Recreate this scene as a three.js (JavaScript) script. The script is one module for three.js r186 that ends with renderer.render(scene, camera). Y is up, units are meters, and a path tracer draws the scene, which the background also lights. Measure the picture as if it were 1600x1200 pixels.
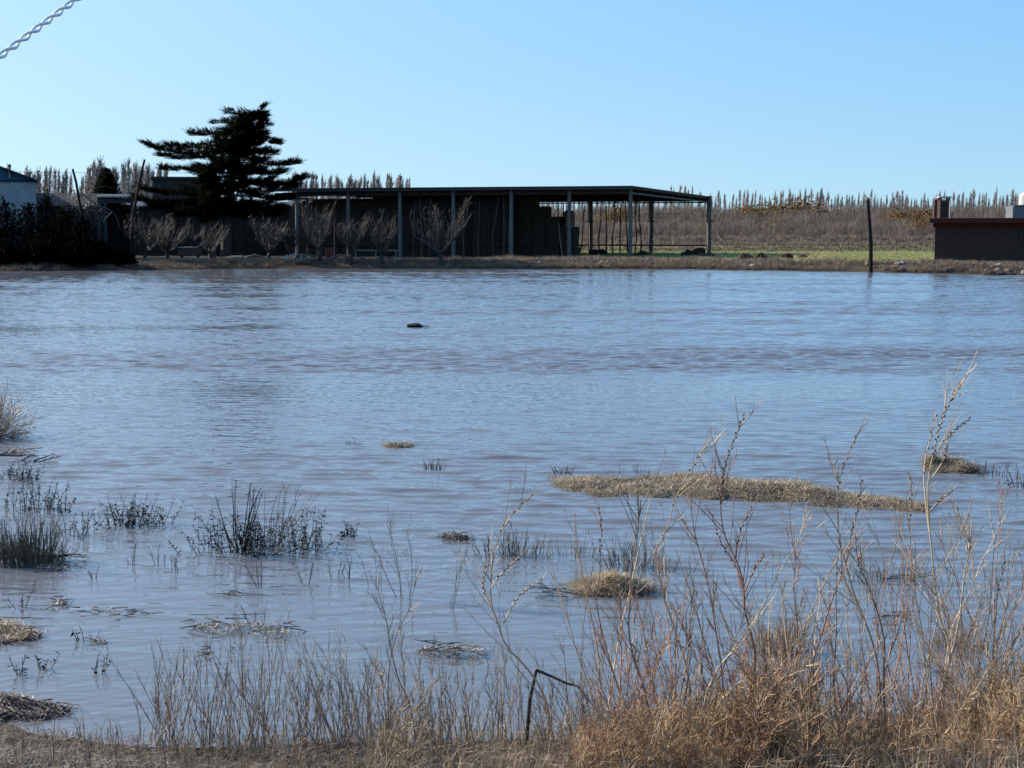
import * as THREE from 'three';

// ---------------------------------------------------------------- camera, sky, sun, exposure
const FOCAL = 2400, PITCH = Math.atan((600 - 362) / FOCAL), EYE = 2.6;   // photograph is 1600 x 1200
const scene = new THREE.Scene();
const camera = new THREE.PerspectiveCamera(2 * Math.atan(600 / FOCAL) * 180 / Math.PI, 4 / 3, 0.1, 6000);
camera.position.set(0, EYE, 0);
camera.rotation.set(-PITCH, 0, 0);
const renderer = new THREE.WebGLRenderer({ antialias: true });
renderer.toneMapping = THREE.LinearToneMapping;
renderer.toneMappingExposure = 1.8;
renderer.shadowMap.enabled = true;

const SUN_AZ = 66 * Math.PI / 180, SUN_EL = 27 * Math.PI / 180;          // left of the view, beyond the far bank
const sunDir = new THREE.Vector3(-Math.sin(SUN_AZ) * Math.cos(SUN_EL), Math.sin(SUN_EL), -Math.cos(SUN_AZ) * Math.cos(SUN_EL));
{
  const W = 1024, H = 512, data = new Float32Array(W * H * 4);
  const mix = (a, b, t) => a + (b - a) * t, cl = t => Math.min(1, Math.max(0, t));
  const hor = [0.215, 0.37, 0.445], mid = [0.066, 0.25, 0.49], zen = [0.04, 0.135, 0.4];
  for (let j = 0; j < H; j++) for (let i = 0; i < W; i++) {
    const el = ((j + 0.5) / H - 0.5) * Math.PI, az = ((i + 0.5) / W - 0.5) * 2 * Math.PI;
    const d = [Math.cos(az) * Math.cos(el), Math.sin(el), Math.sin(az) * Math.cos(el)];
    const deg = Math.max(0, el * 180 / Math.PI);
    const ang = Math.acos(cl(d[0] * sunDir.x + d[1] * sunDir.y + d[2] * sunDir.z)) * 180 / Math.PI;
    const t1 = cl(deg / 11), s1 = t1 * (1.6 - 0.6 * t1), t2 = cl((deg - 9) / 75), s2 = Math.pow(t2, 1.25);
    const glow = 1.2 * Math.exp(-ang / 23) + 0.17 * Math.exp(-ang / 55) * (1 - t2);
    const k = 4 * (j * W + i);
    for (let c = 0; c < 3; c++) data[k + c] = mix(mix(hor[c], mid[c], s1), zen[c], s2) + glow * [0.95, 0.92, 0.86][c];
    data[k + 3] = 1;
  }
  const sky = new THREE.DataTexture(data, W, H, THREE.RGBAFormat, THREE.FloatType);
  sky.mapping = THREE.EquirectangularReflectionMapping; sky.magFilter = THREE.LinearFilter; sky.minFilter = THREE.LinearFilter;
  sky.needsUpdate = true;
  scene.background = sky; scene.environment = sky;
}
const sun = new THREE.DirectionalLight(new THREE.Color().setRGB(1.0, 0.91, 0.78), 4.3);
sun.position.copy(sunDir).multiplyScalar(300).add(new THREE.Vector3(0, 0, -60));
sun.target.position.set(0, 0, -60);
sun.castShadow = true;
Object.assign(sun.shadow.camera, { left: -140, right: 140, top: 140, bottom: -140, near: 1, far: 900 });
sun.shadow.mapSize.set(4096, 4096);
sun.name = 'sun';
scene.add(sun, sun.target);

// ---------------------------------------------------------------- helpers
const ORD = ['first', 'second', 'third', 'fourth', 'fifth', 'sixth', 'seventh', 'eighth', 'ninth', 'tenth', 'eleventh', 'twelfth'];
function RNG(a) { return () => { a |= 0; a = a + 0x6D2B79F5 | 0; let t = Math.imul(a ^ a >>> 15, 1 | a); t = t + Math.imul(t ^ t >>> 7, 61 | t) ^ t; return ((t ^ t >>> 14) >>> 0) / 4294967296; }; }
let R = RNG(7);
const rr = (a, b) => a + (b - a) * R(), pick = a => a[Math.floor(R() * a.length)];
const lerp = (a, b, t) => a + (b - a) * t, clamp = (t, a = 0, b = 1) => Math.min(b, Math.max(a, t));
const smooth = (a, b, x) => { const t = clamp((x - a) / (b - a)); return t * t * (3 - 2 * t); };
const V = (x, y, z) => new THREE.Vector3(x, y, z);
const cp = Math.cos(PITCH), sp = Math.sin(PITCH);
function ray(px, py) { const x = (px - 800) / FOCAL, y = -(py - 600) / FOCAL; return [x, y * cp - sp, -y * sp - cp]; }
function at(px, py, d) { const r = ray(px, py), s = d / -r[2]; return V(r[0] * s, EYE + r[1] * s, -d); }       // point at distance d in front
function onto(px, py, h = 0) { const r = ray(px, py), s = (h - EYE) / r[1]; return V(r[0] * s, h, r[2] * s); }   // point on the level h
const hgt = (py, d) => at(800, py, d).y;
const xat = (px, d) => at(px, 362, d).x;

const perm = new Float32Array(65536); { const r = RNG(99); for (let i = 0; i < 65536; i++) perm[i] = r(); }
function vn(x, y) { const xi = Math.floor(x), yi = Math.floor(y), fx = x - xi, fy = y - yi, u = fx * fx * (3 - 2 * fx), v = fy * fy * (3 - 2 * fy);
  const h = (a, b) => perm[((a & 255) << 8) | (b & 255)]; return lerp(lerp(h(xi, yi), h(xi + 1, yi), u), lerp(h(xi, yi + 1), h(xi + 1, yi + 1), u), v); }
const fbm = (x, y, o = 4) => { let s = 0, a = 0.5, n = 0; for (let i = 0; i < o; i++) { s += a * vn(x, y); n += a; a *= 0.5; x = x * 2.03 + 17.1; y = y * 2.03 + 5.3; } return s / n; };

const used = {};
function numbered(name) { const n = used[name] = (used[name] ?? -1) + 1; return n ? name + '_' + String(n).padStart(3, '0') : name; }
function tag(o, label, category, group, kind) { o.userData.label = label; o.userData.category = category; if (group) o.userData.group = group; if (kind) o.userData.kind = kind; return o; }
function thing(name, label, category, group, pos = [0, 0, 0], turn = 0) { const o = new THREE.Group(); o.name = numbered(name); o.position.set(...pos); o.rotation.y = turn; scene.add(o); return tag(o, label, category, group); }
function struct(o, name) { o.name = name; o.userData.kind = 'structure'; scene.add(o); return o; }

class MB {                                         // collects shapes for one mesh
  constructor() { this.p = []; this.n = []; this.c = []; this.u = []; this.i = []; this.k = [1, 1, 1]; }
  color(r, g, b) { if (Array.isArray(r)) this.k = r; else this.k = [r, g, b]; return this; }
  vary(c, v) { const s = 1 + rr(-v, v); this.k = [c[0] * s * (1 + rr(-.06, .06)), c[1] * s, c[2] * s * (1 + rr(-.08, .08))]; return this; }
  vert(x, y, z, nx, ny, nz, u = 0, v = 0) { this.p.push(x, y, z); this.n.push(nx, ny, nz); this.c.push(...this.k); this.u.push(u, v); return this.p.length / 3 - 1; }
  tube(pts, r0, r1 = r0, sides = 4) {
    const m = pts.length; let fx = null, prev = null, len = 0;
    for (let j = 0; j < m; j++) {
      const a = pts[Math.max(0, j - 1)], b = pts[Math.min(m - 1, j + 1)], t = V().subVectors(b, a); if (t.lengthSq() < 1e-12) t.set(0, 1, 0); t.normalize();
      if (!fx) fx = Math.abs(t.y) > 0.9 ? V(1, 0, 0) : V(0, 1, 0);
      fx = fx.clone().addScaledVector(t, -fx.dot(t)).normalize(); const fy = V().crossVectors(t, fx);
      const r = typeof r0 === 'function' ? r0(j / (m - 1)) : lerp(r0, r1, j / (m - 1)); if (j) len += pts[j].distanceTo(pts[j - 1]);
      const ring = [];
      for (let s = 0; s < sides; s++) { const w = s / sides * Math.PI * 2, nx = fx.x * Math.cos(w) + fy.x * Math.sin(w), ny = fx.y * Math.cos(w) + fy.y * Math.sin(w), nz = fx.z * Math.cos(w) + fy.z * Math.sin(w);
        ring.push(this.vert(pts[j].x + nx * r, pts[j].y + ny * r, pts[j].z + nz * r, nx, ny, nz, s / sides * 6.28 * r, len)); }
      if (prev) for (let s = 0; s < sides; s++) { const s2 = (s + 1) % sides; this.i.push(prev[s], prev[s2], ring[s], prev[s2], ring[s2], ring[s]); }
      prev = ring;
    }
    return this;
  }
  ribbon(pts, w, side) {                            // a grass blade: tapering strip
    const m = pts.length; let prev = null; const nrm = V().crossVectors(V().subVectors(pts[m - 1], pts[0]), side).normalize(); if (nrm.y < 0) nrm.negate();
    for (let j = 0; j < m; j++) { const r = w * (1 - 0.85 * j / (m - 1)) / 2, q = pts[j];
      const a = this.vert(q.x - side.x * r, q.y - side.y * r, q.z - side.z * r, nrm.x, nrm.y, nrm.z), b = this.vert(q.x + side.x * r, q.y + side.y * r, q.z + side.z * r, nrm.x, nrm.y, nrm.z);
      if (prev) this.i.push(prev[0], prev[1], a, prev[1], b, a); prev = [a, b]; }
    return this;
  }
  leaf(c, dir, side, len, wid) {                    // folded rhombus
    const n = V().crossVectors(dir, side).normalize(), t = c.clone().addScaledVector(dir, len), m = c.clone().addScaledVector(dir, len * .45);
    const l = m.clone().addScaledVector(side, wid / 2).addScaledVector(n, wid * .15), r = m.clone().addScaledVector(side, -wid / 2).addScaledVector(n, wid * .15);
    const v = [c, l, t, r].map(q => this.vert(q.x, q.y, q.z, n.x, n.y, n.z)); this.i.push(v[0], v[1], v[2], v[0], v[2], v[3]); return this;
  }
  geo(g, mat4) { const q = g.index ? g : g, o = this.p.length / 3, P = q.attributes.position, N = q.attributes.normal, U = q.attributes.uv, a = V(), nm = new THREE.Matrix3().getNormalMatrix(mat4);
    for (let k = 0; k < P.count; k++) { a.fromBufferAttribute(P, k).applyMatrix4(mat4); const b = V().fromBufferAttribute(N, k).applyMatrix3(nm).normalize(); this.vert(a.x, a.y, a.z, b.x, b.y, b.z, U ? U.getX(k) : 0, U ? U.getY(k) : 0); }
    if (q.index) for (const k of q.index.array) this.i.push(o + k); else for (let k = 0; k < P.count; k++) this.i.push(o + k); return this; }
  box(cx, cy, cz, sx, sy, sz, ry = 0, rz = 0, rx = 0) {   // uv in metres
    const m = new THREE.Matrix4().compose(V(cx, cy, cz), new THREE.Quaternion().setFromEuler(new THREE.Euler(rx, ry, rz)), V(1, 1, 1)), g = new THREE.BoxGeometry(sx, sy, sz), U = g.attributes.uv, d = [[sz, sy], [sz, sy], [sx, sz], [sx, sz], [sx, sy], [sx, sy]];
    for (let k = 0; k < 24; k++) U.setXY(k, U.getX(k) * d[k >> 2][0], U.getY(k) * d[k >> 2][1]); return this.geo(g, m); }
  beam(a, b, w, h) { const dir = V().subVectors(b, a), L = dir.length(), q = new THREE.Quaternion().setFromRotationMatrix(new THREE.Matrix4().lookAt(b, a, Math.abs(dir.y) > .95 * L ? V(1, 0, 0) : V(0, 1, 0)));
    return this.geo(new THREE.BoxGeometry(w, h, L), new THREE.Matrix4().compose(a.clone().add(b).multiplyScalar(.5), q, V(1, 1, 1))); }
  quad(a, b, c, d, uw = 1, uh = 1) { const n = V().crossVectors(V().subVectors(b, a), V().subVectors(d, a)).normalize(), v = [a, b, c, d].map((q, k) => this.vert(q.x, q.y, q.z, n.x, n.y, n.z, [0, uw, uw, 0][k], [0, 0, uh, uh][k])); this.i.push(v[0], v[1], v[2], v[0], v[2], v[3]); return this; }
  slab(a, b, c, d, t) {                             // four corners of the top face, thickness t downwards
    const lo = [a, b, c, d].map(q => V(q.x, q.y - t, q.z)); this.quad(a, b, c, d); this.quad(lo[3], lo[2], lo[1], lo[0]);
    const T = [a, b, c, d]; for (let k = 0; k < 4; k++) { const e = (k + 1) % 4; this.quad(T[e], T[k], lo[k], lo[e]); } return this; }
  geometry() { const g = new THREE.BufferGeometry(); g.setAttribute('position', new THREE.Float32BufferAttribute(this.p, 3)); g.setAttribute('normal', new THREE.Float32BufferAttribute(this.n, 3)); g.setAttribute('color', new THREE.Float32BufferAttribute(this.c, 3)); g.setAttribute('uv', new THREE.Float32BufferAttribute(this.u, 2)); g.setIndex(this.i); return g; }
  build(name, mat, parent, kind) { const m = new THREE.Mesh(this.geometry(), mat); m.name = parent ? name : numbered(name); m.castShadow = m.receiveShadow = true; if (kind || parent && /^(twigs|seed_heads|weeds)$/.test(name)) m.userData.kind = kind || 'stuff'; (parent || scene).add(m); return m; }
}
// ---------------------------------------------------------------- textures and materials
function dataTex(n, f, srgb, rep) { const d = new Uint8Array(n * n * 4); for (let j = 0; j < n; j++) for (let i = 0; i < n; i++) { const c = f(i / n, j / n), k = 4 * (j * n + i); if (typeof c === 'number') d[k] = d[k + 1] = d[k + 2] = clamp(c) * 255; else for (let q = 0; q < 3; q++) d[k + q] = clamp(c[q]) * 255; d[k + 3] = 255; }
  const t = new THREE.DataTexture(d, n, n); t.wrapS = t.wrapT = THREE.RepeatWrapping; t.magFilter = THREE.LinearFilter; t.minFilter = THREE.LinearMipmapLinearFilter; t.generateMipmaps = true; if (srgb) t.colorSpace = THREE.SRGBColorSpace; if (rep) t.repeat.set(rep[0], rep[1]); t.needsUpdate = true; return t; }
function tileNoise(n) { const r = RNG(n), g = Array.from({ length: n * n }, r); return (u, v) => { const x = u * n, y = v * n, xi = Math.floor(x), yi = Math.floor(y), fx = x - xi, fy = y - yi, a = fx * fx * (3 - 2 * fx), b = fy * fy * (3 - 2 * fy), h = (p, q) => g[((q % n + n) % n) * n + ((p % n + n) % n)]; return lerp(lerp(h(xi, yi), h(xi + 1, yi), a), lerp(h(xi, yi + 1), h(xi + 1, yi + 1), a), b); }; }
const tn8 = tileNoise(8), tn32 = tileNoise(32), tn100 = tileNoise(100), tn200 = tileNoise(200);
const grit = dataTex(512, (u, v) => .2 * tn8(u, v) + .25 * tn32(u, v) + .3 * tn100(u, v) + .25 * tn200(u, v));
const mottle = dataTex(512, (u, v) => { const s = .72 + .28 * (.3 * tn8(u, v) + .3 * tn32(u, v) + .4 * tn200(u, v)); return [s, s * .99, s * .97]; }, true);
const rep = (t, x, y) => { const c = t.clone(); c.repeat.set(x, y); c.needsUpdate = true; return c; };
const wood = dataTex(256, (u, v) => { const s = .6 + .4 * (.5 * tn100(u, v * .06) + .5 * tn32(u, v * .125)); return [s, s * .97, s * .94]; }, true);
const brickTex = dataTex(512, (u, v) => { const row = Math.floor(v * 16), x = (u * 8 + (row & 1) * .5) % 1, y = v * 16 % 1, id = tn100(Math.floor(u * 8 + (row & 1) * .5) / 8 + .011, row / 16 + .013), j = x < .05 || y < .13; const s = .6 + .5 * id; return j ? [.46, .42, .4] : [.52 * s, .34 * s, .29 * s]; }, true);
const brickBump = dataTex(512, (u, v) => { const row = Math.floor(v * 16), x = (u * 8 + (row & 1) * .5) % 1, y = v * 16 % 1; return x < .05 || y < .13 ? .1 : .7 + .3 * tn200(u, v); });
const M = {
  plant: new THREE.MeshPhysicalMaterial({ vertexColors: true, specularIntensity: .35, roughness: .75 }),
  twig: new THREE.MeshStandardMaterial({ vertexColors: true, roughness: .5 }),
  glossyBark: new THREE.MeshPhysicalMaterial({ vertexColors: true, specularIntensity: .45, roughness: .5 }),
  blade: new THREE.MeshPhysicalMaterial({ vertexColors: true, roughness: .9, transmission: .35, thickness: 0, side: THREE.DoubleSide }),
  needle: new THREE.MeshPhysicalMaterial({ vertexColors: true, specularIntensity: .35, roughness: .7, side: THREE.DoubleSide }),
  soil: new THREE.MeshPhysicalMaterial({ vertexColors: true, specularIntensity: .35, roughness: .97, map: rep(mottle, .35, .35), bumpMap: rep(grit, .35, .35), bumpScale: .06 }),
  mud: new THREE.MeshStandardMaterial({ vertexColors: true, roughness: .9, map: rep(mottle, .8, .8), bumpMap: rep(grit, .8, .8), bumpScale: .02 }),
  timber: new THREE.MeshPhysicalMaterial({ vertexColors: true, specularIntensity: .35, roughness: .85, map: rep(wood, 1.5, .6), bumpMap: rep(grit, 1, 1), bumpScale: .01 }),
  plaster: new THREE.MeshPhysicalMaterial({ vertexColors: true, specularIntensity: .35, roughness: .9, map: rep(mottle, .25, .25), bumpMap: rep(grit, .5, .5), bumpScale: .01 }),
  metal: new THREE.MeshStandardMaterial({ vertexColors: true, roughness: .55, metalness: .35, map: rep(mottle, .3, .3) }),
  brick: new THREE.MeshStandardMaterial({ vertexColors: true, roughness: .92, map: rep(brickTex, .5, .75), bumpMap: rep(brickBump, .5, .75), bumpScale: .01 }),
  straw: new THREE.MeshPhysicalMaterial({ vertexColors: true, specularIntensity: .35, roughness: .95, map: rep(wood, 2, 2), bumpMap: rep(grit, 2, 2), bumpScale: .03 }),
  cable: new THREE.MeshStandardMaterial({ vertexColors: true, roughness: .45 }),
};

// ---------------------------------------------------------------- ground
const shorePx = [[-600, 424], [0, 424], [220, 422], [400, 420], [760, 419.5], [1000, 420], [1280, 424], [1420, 426.5], [1600, 430], [2200, 432]].map(([a, b]) => onto(a, b, 0));
function farShore(x) { const s = shorePx; let z = s[0].z; if (x >= s[s.length - 1].x) z = s[s.length - 1].z; else for (let k = 0; k < s.length - 1; k++) if (x >= s[k].x && x < s[k + 1].x) z = lerp(s[k].z, s[k + 1].z, (x - s[k].x) / (s[k + 1].x - s[k].x));
  return z - 1.2 * (fbm(x * .22 + 3, 9.3) - .5); }
const nearPx = [[-900, 1100], [0, 1118], [60, 1142], [230, 1158], [500, 1150], [800, 1152], [1100, 1140], [1400, 1128], [1600, 1118], [2400, 1110]].map(([a, b]) => onto(a, b, 0));
function nearShore(x) { const s = nearPx; let z = s[0].z; if (x >= s[s.length - 1].x) z = s[s.length - 1].z; else for (let k = 0; k < s.length - 1; k++) if (x >= s[k].x && x < s[k + 1].x) z = lerp(s[k].z, s[k + 1].z, (x - s[k].x) / (s[k + 1].x - s[k].x));
  return z + .35 * (fbm(x * 1.1 + 31, 2.7) - .5); }
function ground(x, z) {
  const zn = nearShore(x), zf = farShore(x), ax = Math.abs(x);
  const n = fbm(x * .9, z * .9, 3) - .5, n2 = fbm(x * 4.3 + 9, z * 4.3, 2) - .5;
  if (ax > 130) return lerp(-.2, .5, smooth(130, 140, ax));
  if (z > zn) { const t = z - zn; return clamp(-.01 + .17 * t, -1, .45) + smooth(1.2, 5.5, t) * .62 + (n * .1 + n2 * .07) * smooth(0, .5, t); }
  if (z > zf) { const a = Math.min(zn - z, z - zf); return -.45 * smooth(0, 4, a) - .012; }
  const t = zf - z;
  let h = .5 * smooth(0, 3.2, t) * (.75 + .5 * n) + .12 * smooth(0, .4, t) + n2 * .16 * smooth(.2, 1.5, t) * (1 - smooth(14, 26, t));
  const hA = 236 + 8 * (fbm(x * .03, 4) - .5), hB = 168 + 7 * (fbm(x * .04, 8) - .5);
  if (x > -10) { h += 1.15 * Math.exp(-Math.pow((-z - hA) / 3.2, 2)) * (.75 + .5 * fbm(x * .12, 1.5)); h += .42 * Math.exp(-Math.pow((-z - hB) / 1.6, 2)) * (.3 + 1.1 * fbm(x * .16, 6.5)); }
  return h;
}
{
  const zs = [], xs = []; const seq = (a, o, b, st) => { for (let q = o; st > 0 ? q < b : q > b; q += st) a.push(q); };
  seq(zs, 300, 20, -40); seq(zs, 20, 0, -2); seq(zs, 0, -5, -.5); seq(zs, -5, -10, -.08); seq(zs, -10, -86, -2); seq(zs, -86, -122, -.4); seq(zs, -122, -262, -1.3); seq(zs, -262, -600, -14); seq(zs, -600, -4600, -400);
  seq(xs, -4200, -150, 450); seq(xs, -150, -44, 4); seq(xs, -44, -5, .8); seq(xs, -5, 5, .1); seq(xs, 5, 44, .8); seq(xs, 44, 150, 4); seq(xs, 150, 4300, 450);
  const g = new THREE.BufferGeometry(), P = [], C = [], U = [], I = [];
  for (const z of zs) for (const x of xs) {
    const y = ground(x, z), t = farShore(x) - z; P.push(x, y, z); U.push(x, -z);
    const n = fbm(x * .5, z * .5, 4), m = fbm(x * .07 + 5, z * .07, 3); let c;
    if (z > nearShore(x) - 1) { const w = .35 + .65 * m + .5 * (n - .5); c = [.085 * w * (.6 + .8 * n), .06 * w * (.6 + .8 * n), .038 * w * (.6 + .8 * n)]; }
    else if (t < 0) c = [.06, .048, .036];
    else { const field = smooth(8, 12, t + 4 * (n - .5)) * smooth(5, 9, x), dry = smooth(.45, .62, m + .25 * (n - .5));
      c = [lerp(.07, .1, n), lerp(.052, .074, n), lerp(.035, .048, n)];
      const g2 = [lerp(.19, .24, dry) * (.7 + .6 * n), lerp(.2, .2, dry) * (.7 + .6 * n), lerp(.045, .07, dry) * (.7 + .6 * n)];
      const far = smooth(150, 175, -z); for (let k = 0; k < 3; k++) c[k] = lerp(c[k], lerp(g2[k], [.16, .115, .085][k] * (.7 + .6 * n), far * (.35 + .65 * smooth(215, 240, -z))), field);
      if (x < 5) for (let k = 0; k < 3; k++) c[k] *= [.5, .47, .45][k]; }  // dark yard soil on the left, cedar and hedge shade painted in too
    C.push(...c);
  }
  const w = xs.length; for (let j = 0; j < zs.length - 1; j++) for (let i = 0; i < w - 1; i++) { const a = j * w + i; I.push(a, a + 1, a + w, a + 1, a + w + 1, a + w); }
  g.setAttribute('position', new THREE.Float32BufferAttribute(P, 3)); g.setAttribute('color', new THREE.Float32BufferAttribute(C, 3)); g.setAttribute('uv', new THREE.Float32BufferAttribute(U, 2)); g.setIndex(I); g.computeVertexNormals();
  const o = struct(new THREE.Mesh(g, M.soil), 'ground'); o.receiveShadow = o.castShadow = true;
}

// ---------------------------------------------------------------- water
{
  const r = RNG(41), comps = [];
  for (let k = 0; k < 34; k++) { const L = .13 * Math.pow(6.5, k / 33) * (1 + .12 * (r() - .5)), sl = L < .3 ? .056 : L < .48 ? .036 : .016, dir = -Math.PI / 2 + .12 + (r() + r() + r() - 1.5) * .48; const kk = 2 * Math.PI / L; comps.push({ L, kx: kk * Math.cos(dir), kz: kk * Math.sin(dir), a: sl / kk * 1.25, ph: r() * 6.283, s: r() * 60 }); }
  const chop = (x, z) => {                                // gusts and slicks on the surface
    const d = -z, sx = x + 8 * (fbm(x * .03, 2.2) - .5);
    let a = .13 + .58 * smooth(8.5, 18, d + x * .45) + .25 * smooth(38, 50, d) + .5 * smooth(55, 85, d);
    const w = 3.2 * (fbm(x * .06 + 2, d * .08) - .5) - x * .03;
    a *= 1 - .8 * Math.exp(-Math.pow((d + w - 41.5) / 2.0, 2)) * (1 - .6 * smooth(-2, 8, x));
    a *= 1 - .75 * Math.exp(-Math.pow((d + w * .7 - 25.5) / 1.9, 2)) * (1 - .4 * smooth(4, 12, x));
    a *= 1 + .8 * Math.exp(-Math.pow((d + w * .8 - 31.5) / 3.4, 2));
    a *= .5 + 1.0 * smooth(.25, .75, fbm(sx * .05 + 40, d * .3 + 3, 3));
    a *= 1 - .45 * smooth(-4, -13, x) * smooth(14, 20, d) * (1 - smooth(36, 60, d));
    return a;
  };
  const zs = []; for (let d = 5.2; d < 118; d += clamp(.00085 * d + .018, .026, .1)) zs.push(d);
  const cols = 400, ss = [-9, -4, -2.2, -1.5, -1.15]; for (let i = 0; i <= cols; i++) ss.push(-1 + 2 * i / cols); ss.push(1.15, 1.5, 2.2, 4, 9);
  const w = ss.length, nv = zs.length * w, P = new Float32Array(nv * 3), N = new Float32Array(nv * 3), U = new Float32Array(nv * 2), I = new Uint32Array((zs.length - 1) * (w - 1) * 6); let q = 0;
  zs.forEach((d, j) => { const half = .352 * d + 1.2, cell = Math.max(2 * half / cols, .03); for (let i = 0; i < w; i++) {
    const x = clamp(ss[i] * half, -160, 160), z = -d, A = Math.abs(ss[i]) > 1 ? .15 : chop(x, z); let h = 0, gx = 0, gz = 0;
    for (const c of comps) { const m = A * (.55 + .9 * vn(x * .5 / c.L * .12 + c.s, z * .5 / c.L * .35)) * smooth(2.2, 4.5, c.L / Math.max(cell * .8, .05)); if (m <= 0) continue; const f = c.kx * x + c.kz * z + c.ph, s = Math.sin(f), co = Math.cos(f); h += m * c.a * (s + .22 * (2 * s * s - 1)); const e = m * c.a * (co + .22 * 4 * s * co); gx += e * c.kx; gz += e * c.kz; }
    const v = j * w + i, l = Math.hypot(gx, 1, gz); P.set([x, h * .9, z], v * 3); N.set([-gx / l, 1 / l, -gz / l], v * 3); U.set([x / 5, z / 5], v * 2);
    if (j && i) { const b = v - w; I[q++] = b - 1; I[q++] = b; I[q++] = v - 1; I[q++] = b; I[q++] = v; I[q++] = v - 1; }
  } });
  const g = new THREE.BufferGeometry(); g.setAttribute('position', new THREE.BufferAttribute(P, 3)); g.setAttribute('normal', new THREE.BufferAttribute(N, 3)); g.setAttribute('uv', new THREE.BufferAttribute(U, 2)); g.setIndex(new THREE.BufferAttribute(I, 1));
  const r2 = RNG(5), ws = []; for (let k = 0; k < 40; k++) { const kx = Math.round((r2() - .5) * 50), kz = Math.round(20 + r2() * 60); ws.push([kx, kz, r2() * 6.283, 1 / Math.hypot(kx, kz)]); }
  const ripple = dataTex(1024, (u, v) => { let h = 0; for (const a of ws) h += a[3] * Math.sin(6.28319 * (a[0] * u + a[1] * v) + a[2]); return .5 + h * 1.6; });
  const mat = new THREE.MeshPhysicalMaterial({ color: new THREE.Color().setRGB(.122, .125, .136), roughness: .04, ior: 1.333, bumpMap: ripple, bumpScale: .0036 });
  struct(new THREE.Mesh(g, mat), 'water').receiveShadow = true;
}

// ---------------------------------------------------------------- far bank: buildings
const swing = (t, x, z, a) => { t.rotation.y = a; const q = V(x, 0, z).applyAxisAngle(V(0, 1, 0), a); t.position.set(x - q.x, 0, z - q.z); };   // turn a thing about one of its corners
function post(mb, x, z, y0, y1, r, sides = 6) { mb.tube([V(x, y0, z), V(x + rr(-.02, .02), (y0 + y1) / 2, z), V(x, y1, z)], r, r * .95, sides); }
{ // white house with the blue gable
  const d = 116, t = thing('gabled_house', 'white house with blue gable and dark roof at the left edge', 'house', null, [0, 0, 0]);
  const xr = xat(58, d), yE = hgt(283.5, d), yR = hgt(281, d), xa = xat(-70, d), ya = hgt(231, d), xl = 2 * xa - xr, zb = -d - 9;
  const wb = new MB().color(.38, .4, .43); wb.box((xl + xr) / 2, yE / 2, -d - 4.5, xr - xl, yE, 9); const wall = wb.build('wall', M.plaster, t);
  for (const px of [-60, 4]) { const w = new MB().color(.03, .035, .04); w.box(xat(px, d), 2.3, -d + .01, 1.1, 1.2, .06); const win = w.build('window', M.metal, wall); }
  const gb = new MB().color(.05, .16, .26), n = 14;                    // blue boards of the gable
  { const g = new MB().color(.04, .13, .22); const sh = new THREE.Shape(); sh.moveTo(xl + .1, yE + .06); sh.lineTo(xr - .1, yE + .06); sh.lineTo(xa, ya - .12); g.geo(new THREE.ExtrudeGeometry(sh, { depth: .12, bevelEnabled: false }), new THREE.Matrix4().makeTranslation(0, 0, -d - .12)); const gable = g.build('gable', M.plaster, t);
    for (let k = 0; k < n * 2; k++) { const x = lerp(xl + .5, xr - .25, k / (2 * n - 1)), top = yE + .06 + (ya - yE - .3) * (1 - Math.abs(x - xa) / (xr - xa)); if (top - yE < .25) continue; const b = new MB().vary([.05, .17, .28], .12); b.box(x, (yE + .1 + top) / 2, -d + .015, (xr - xl) / (2 * n) - .03, top - yE - .1, .03); b.build('board', M.timber, gable); } }
  const tr = new MB().color(.02, .05, .1); tr.box((xl + xr) / 2, yE + .02, -d + .05, xr - xl + .1, .1, .14); tr.build('trim', M.timber, t);
  const rf = new MB().color(.025, .025, .028); const o = .45; for (const [xe, s] of [[xr + .12, 1], [xl - .12, -1]]) { const a = V(xe, yR, -d + o), b = V(xe, yR, zb), c = V(xa, ya, zb), e = V(xa, ya, -d + o); s > 0 ? rf.slab(a, b, c, e, .14) : rf.slab(e, c, b, a, .14); } rf.build('roof', M.metal, t);
  const fl = new MB().color(.3, .31, .33); const fx = xat(20, d); fl.tube([V(fx, hgt(279, d), -d + .14), V(fx, hgt(259, d), -d + .14)], .09, .09, 8); fl.color(.12, .12, .13).tube([V(fx, hgt(262, d), -d + .14), V(fx, hgt(257.5, d), -d + .14)], .13, .12, 8); fl.build('flue_pipe', M.metal, t);
  swing(t, xr, -d, .31);
}
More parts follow.
